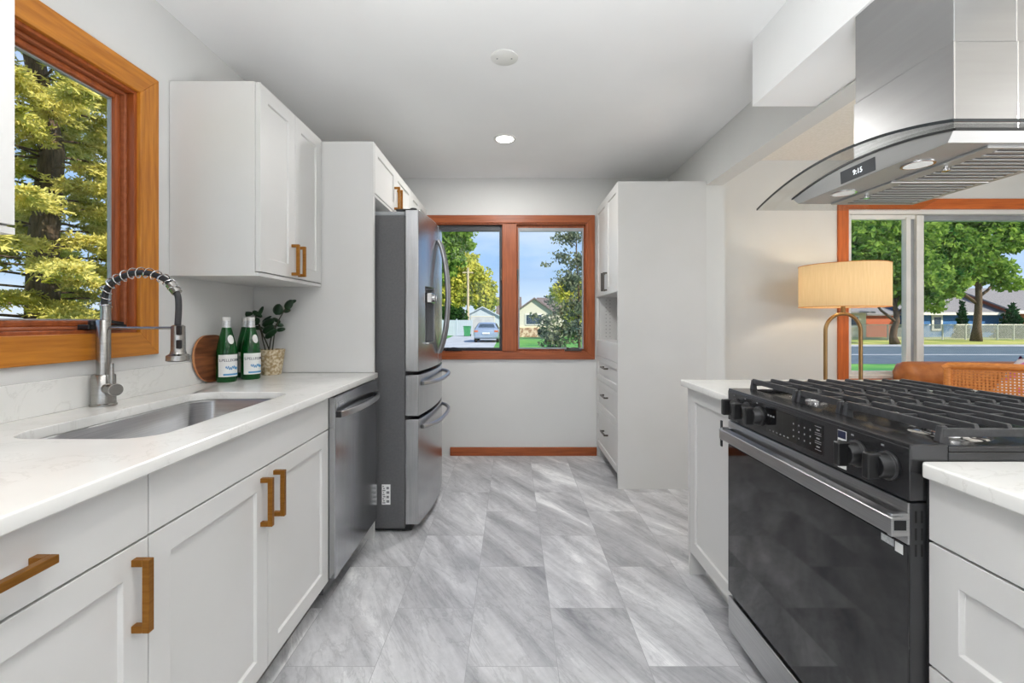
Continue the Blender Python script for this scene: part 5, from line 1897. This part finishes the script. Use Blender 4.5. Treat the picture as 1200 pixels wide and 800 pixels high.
# --- right pane: house, hedge, sparse tree
hs = thing('white_house', 'white gabled house with brown roof and stone base seen in right back pane', 'house', (3.5, 46, GZ))
gable_house(hs, 0.35, 4.0, 44, 50, 2.05, 3.35, M_gable, M_brownroof, axis='Y')
gable_house(hs, 3.0, 12.5, 46, 52, 2.2, 3.6, M_gable, M_brownroof, axis='X')
q = B(); q.box(0.6, 3.7, 43.88, 44.0, GZ, 0.55); q.build('stone_base', M_stone, hs)
q = B(); q.box(0.45, 3.9, 43.9, 44.0, 0.55, 0.66); q.build('ledge', M_cream, hs)
for x0_, x1_ in ((1.3, 3.0), (5.2, 6.6), (8.4, 9.8)):
    yw = 44 if x0_ < 4 else 46
    q = B(); q.box(x0_, x1_, yw - .08, yw + .02, .8, 1.9); wf = q.build('window', M_white, hs)
    q = B(); q.box(x0_ + .1, x1_ - .1, yw - .10, yw - .075, .9, 1.8); q.build('pane', M_carglass, wf)
gb = thing('neighbour_house', 'grey-roofed house part visible between garage and mullion', 'house', (-0.3, 83, GZ))
gable_house(gb, -2.6, 1.5, 81, 89, 2.3, 5.6, M_cream, M_brownroof, axis='X')
q = B(); q.box(-1.0, -0.2, 80.93, 81.02, 0.4, 1.4); wf = q.build('window', M_white, gb)
q = B(); q.box(-0.92, -0.28, 80.9, 80.935, 0.48, 1.32); q.build('pane', M_carglass, wf)
for k, (x, w, h) in enumerate(((2.95, .60, 1.05), (4.35, .62, 1.12), (5.7, .60, 1.15), (7.0, .60, 1.1))):
    hg = thing('hedge_bush', ('rounded dark hedge bush under the white gable end', 'rounded dark hedge bush second from the white gable', 'rounded dark hedge bush third from the white gable', 'rounded dark hedge bush by the thin tree trunk')[k], 'bush', (x, 42.4, GZ), 'hedge bushes before the white house')
    f = leaf_cloud('foliage', M_bush, hg, [((x, 42.4, GZ + h * .5), (w, .7, h * .55))], 1500, 0.14, 40 + k); f['kind'] = 'stuff'
    trunk(hg, (x, 42.4, GZ), (x, 42.4, GZ + h * .6), .05, .03)
blobs = []
rnd = random.Random(5)
t = thing('young_tree', 'thin-trunked tree with sparse grey-green leaves in right back pane', 'tree', (2.45, 16, GZ))
trunk(t, (2.45, 16, GZ), (2.30, 16, 4.3), 0.055, 0.02,
      [(.32, -.8, 0, .55, .016), (.38, -.6, .2, .8, .014), (.45, -.9, -.1, .9, .014), (.55, .4, .2, .9, .018), (.6, -.6, .1, .7, .012), (.75, -.5, 0, .6, .010), (.8, .3, 0, .7, .012), (.9, -.45, 0, .5, .01), (.28, -.5, .2, .2, .018), (.3, .5, 0, .6, .018)], seed=9)
for c, r in (((1.45, 16, .55), (.8, .5, .55)), ((1.25, 16, 1.15), (.6, .5, .4)), ((2.1, 16, .9), (.8, .6, .7)), ((2.4, 16, 1.7), (.7, .6, .6)), ((1.8, 16, 1.55), (.6, .5, .5)),
             ((.75, 16, 1.35), (.3, .3, .25)), ((2.2, 16, 2.5), (.6, .5, .45)), ((2.4, 16, 3.3), (.85, .5, .6)), ((1.75, 16, 3.5), (.6, .4, .35)), ((2.1, 16, 4.2), (.9, .5, .5)), ((2.0, 16, 2.7), (.8, .5, .5)), ((1.35, 16, 1.9), (.3, .3, .3)), ((1.65, 16, .15), (.7, .5, .35)), ((1.2, 16, 3.2), (.3, .3, .15))):
    blobs.append((c, r))
f = leaf_cloud('foliage', M_sparse, t, blobs, 4600, 0.08, 31, fill=0.1); f['kind'] = 'stuff'
tree('autumn_tree', 'small yellow-orange tree half hidden behind the sparse tree', (5.3, 37.6, GZ), 3.0, 0.12,
     [((4.3, 37.6, 3.6), (1.5, 1.1, 1.4)), ((5.4, 37.6, 2.0), (1.6, 1.1, 1.2)), ((6.3, 37.6, 3.6), (1.4, 1.1, 1.8))], 3400, 0.20, M_yellowtree, 33)

# --- through the living-room window
tree('street_tree', 'broad green street tree behind the lamp, dark leaning trunk', (24.8, 29.0, GZ + .06), 3.0, 0.23,
     [((23.6, 29, 5.2), (3.2, 2.1, 2.8)), ((25.7, 29, 4.1), (2.6, 2.1, 2.4)), ((22.6, 29, 4.2), (2.4, 2, 1.8)), ((25.2, 29, 7.4), (3.4, 2.1, 2.4)), ((26.0, 29, 3.0), (1.6, 1.6, 1.1)), ((22.2, 29, 6.6), (2.4, 2.0, 2.0))],
     15000, 0.25, M_maple, 51, [(.5, -1.8, 0, 1.8, .1), (.6, 1.6, .2, 1.9, .1), (.75, -1.0, -.4, 2.4, .09), (.85, .9, 0, 2.6, .08)])
tree('street_tree', 'broad green street tree with thick straight trunk before the blue house', (34.7, 33.5, GZ + .06), 6.4, 0.27,
     [((33.0, 33.5, 6.6), (3.8, 2.1, 2.8)), ((36.4, 33.5, 7.6), (3.4, 2.1, 2.1)), ((32.2, 33.5, 4.0), (2.0, 2, 1.7)), ((35.4, 33.5, 5.0), (2.4, 1.8, 1.4)), ((34.6, 33.5, 9.6), (4.2, 2.1, 2.0)), ((32.4, 33.5, 5.6), (2.5, 2, 1.9)), ((31.4, 33.5, 2.5), (1.2, 1.2, .9)), ((39.6, 33.5, 8.4), (2.4, 2, 1.5)), ((37.2, 33.5, 4.0), (1.3, 1.2, .8))],
     17000, 0.26, M_maple, 52, [(.45, -1.6, 0, 1.5, .13), (.5, 1.9, .2, 1.6, .13), (.65, -1.4, -.3, 2.2, .1), (.7, 1.5, 0, 2.3, .1), (.9, -.5, 0, 2, .08)])
bh = thing('blue_house', 'blue sided house with grey hip roof across the street', 'house', (44.5, 45, GZ))
gable_house(bh, 37.2, 46.0, 42, 50, 2.0, 3.7, M_blueside, M_roof, axis='X', over=0.5)
gable_house(bh, 46.0, 56.0, 41, 51, 2.2, 4.4, M_rust, M_roof, axis='X', over=0.6)
for x0_, x1_, yw in ((39.3, 40.3, 42), (47.9, 49.8, 41), (51.6, 53.4, 41)):
    q = B(); q.box(x0_, x1_, yw - .1, yw + .02, .3, 1.75); wf = q.build('window', M_white, bh)
    q = B(); q.box(x0_ + .2, x1_ - .2, yw - .13, yw - .09, .5, 1.55); q.build('pane', M_carglass, wf)
q = B(); q.box(36.8, 46.3, 41.45, 41.6, 1.75, 2.0); q.box(45.5, 56.5, 40.35, 40.5, 1.85, 2.15); q.build('fascia', M_white, bh)
chh = thing('cream_house', 'cream sided house with red garage wing across the street', 'house', (31.5, 45, GZ))
gable_house(chh, 25.5, 33.2, 42, 50, 2.1, 3.6, M_cream, M_roof, axis='X', over=0.5)
gable_house(chh, 33.25, 36.4, 42.5, 49, 1.8, 3.0, M_rust, M_roof, axis='X', over=0.3)
q = B(); q.box(31.0, 32.5, 41.9, 42.02, .6, 1.7); wf = q.build('window', M_white, chh)
q = B(); q.box(31.15, 32.35, 41.86, 41.91, .75, 1.55); q.build('pane', M_carglass, wf)


def conifer(label, x, y, h, r, seed):
    t = thing('conifer', label, 'tree', (x, y, GZ + .06), 'conifers by the blue house')
    trunk(t, (x, y, GZ + .06), (x, y, GZ + h * .9), .09, .02)
    bl = [((x, y, GZ + .25 + h * k / 7), (r * (1 - k / 7.6), r * (1 - k / 7.6), h * .12)) for k in range(7)]
    f = leaf_cloud('foliage', M_pine, t, bl, 2600, .17, seed, aspect=2.4, fill=.2); f['kind'] = 'stuff'


conifer('narrow dark conifer at the left end of the fence', 39.8, 39.6, 3.3, .75, 61)
conifer('wide dark spruce right of the street tree trunk', 44.0, 39.4, 3.1, 1.6, 62)
conifer('low dark spruce in front of the red house end', 47.2, 38.6, 2.5, 1.3, 63)

cf = thing('chain_link_fence', 'chain-link fence with pale posts along the far lawn', 'fence', (38, 36, GZ + .06))
fy, zt = 36.0, 0.90
posts = [28.0, 30.2, 32.4, 34.6, 36.45, 37.65, 39.0, 40.3, 41.6, 43.0]
for x in posts:
    q = B(); q.cyl((x, fy, GZ + .06), .055, zt - GZ - .02, n=8); q.build('post', M_wire, cf)
q = B(); q.tube([(28, fy, zt), (43, fy, zt)], .035, n=6); q.build('top_rail', M_wire, cf)
q = B()
z0_ = GZ + .1
H = zt - z0_
x = 28.0 - H
while x < 43:
    for sg in (1, -1):
        xa, xb_ = (x, x + H) if sg == 1 else (x + H, x)
        q.poly([(xa - .013, fy, z0_), (xa + .013, fy, z0_), (xb_ + .013, fy, zt), (xb_ - .013, fy, zt)], [(0, 1, 2, 3)])
    x += .12
q.build('mesh', M_wire, cf, solid=0.01)
tp = thing('utility_pole', 'dark street pole rising behind the red house roof', 'pole', (55.5, 48, GZ))
q = B(); q.tube([(55.5, 53, GZ), (55.5, 53, 9.0)], [.16, .11], n=10); q.build('pole', M_bark, tp, smooth='auto')
q = B(); q.box(54.6, 56.4, 52.9, 53.0, 8.2, 8.35); q.build('crossarm', M_bark, tp)
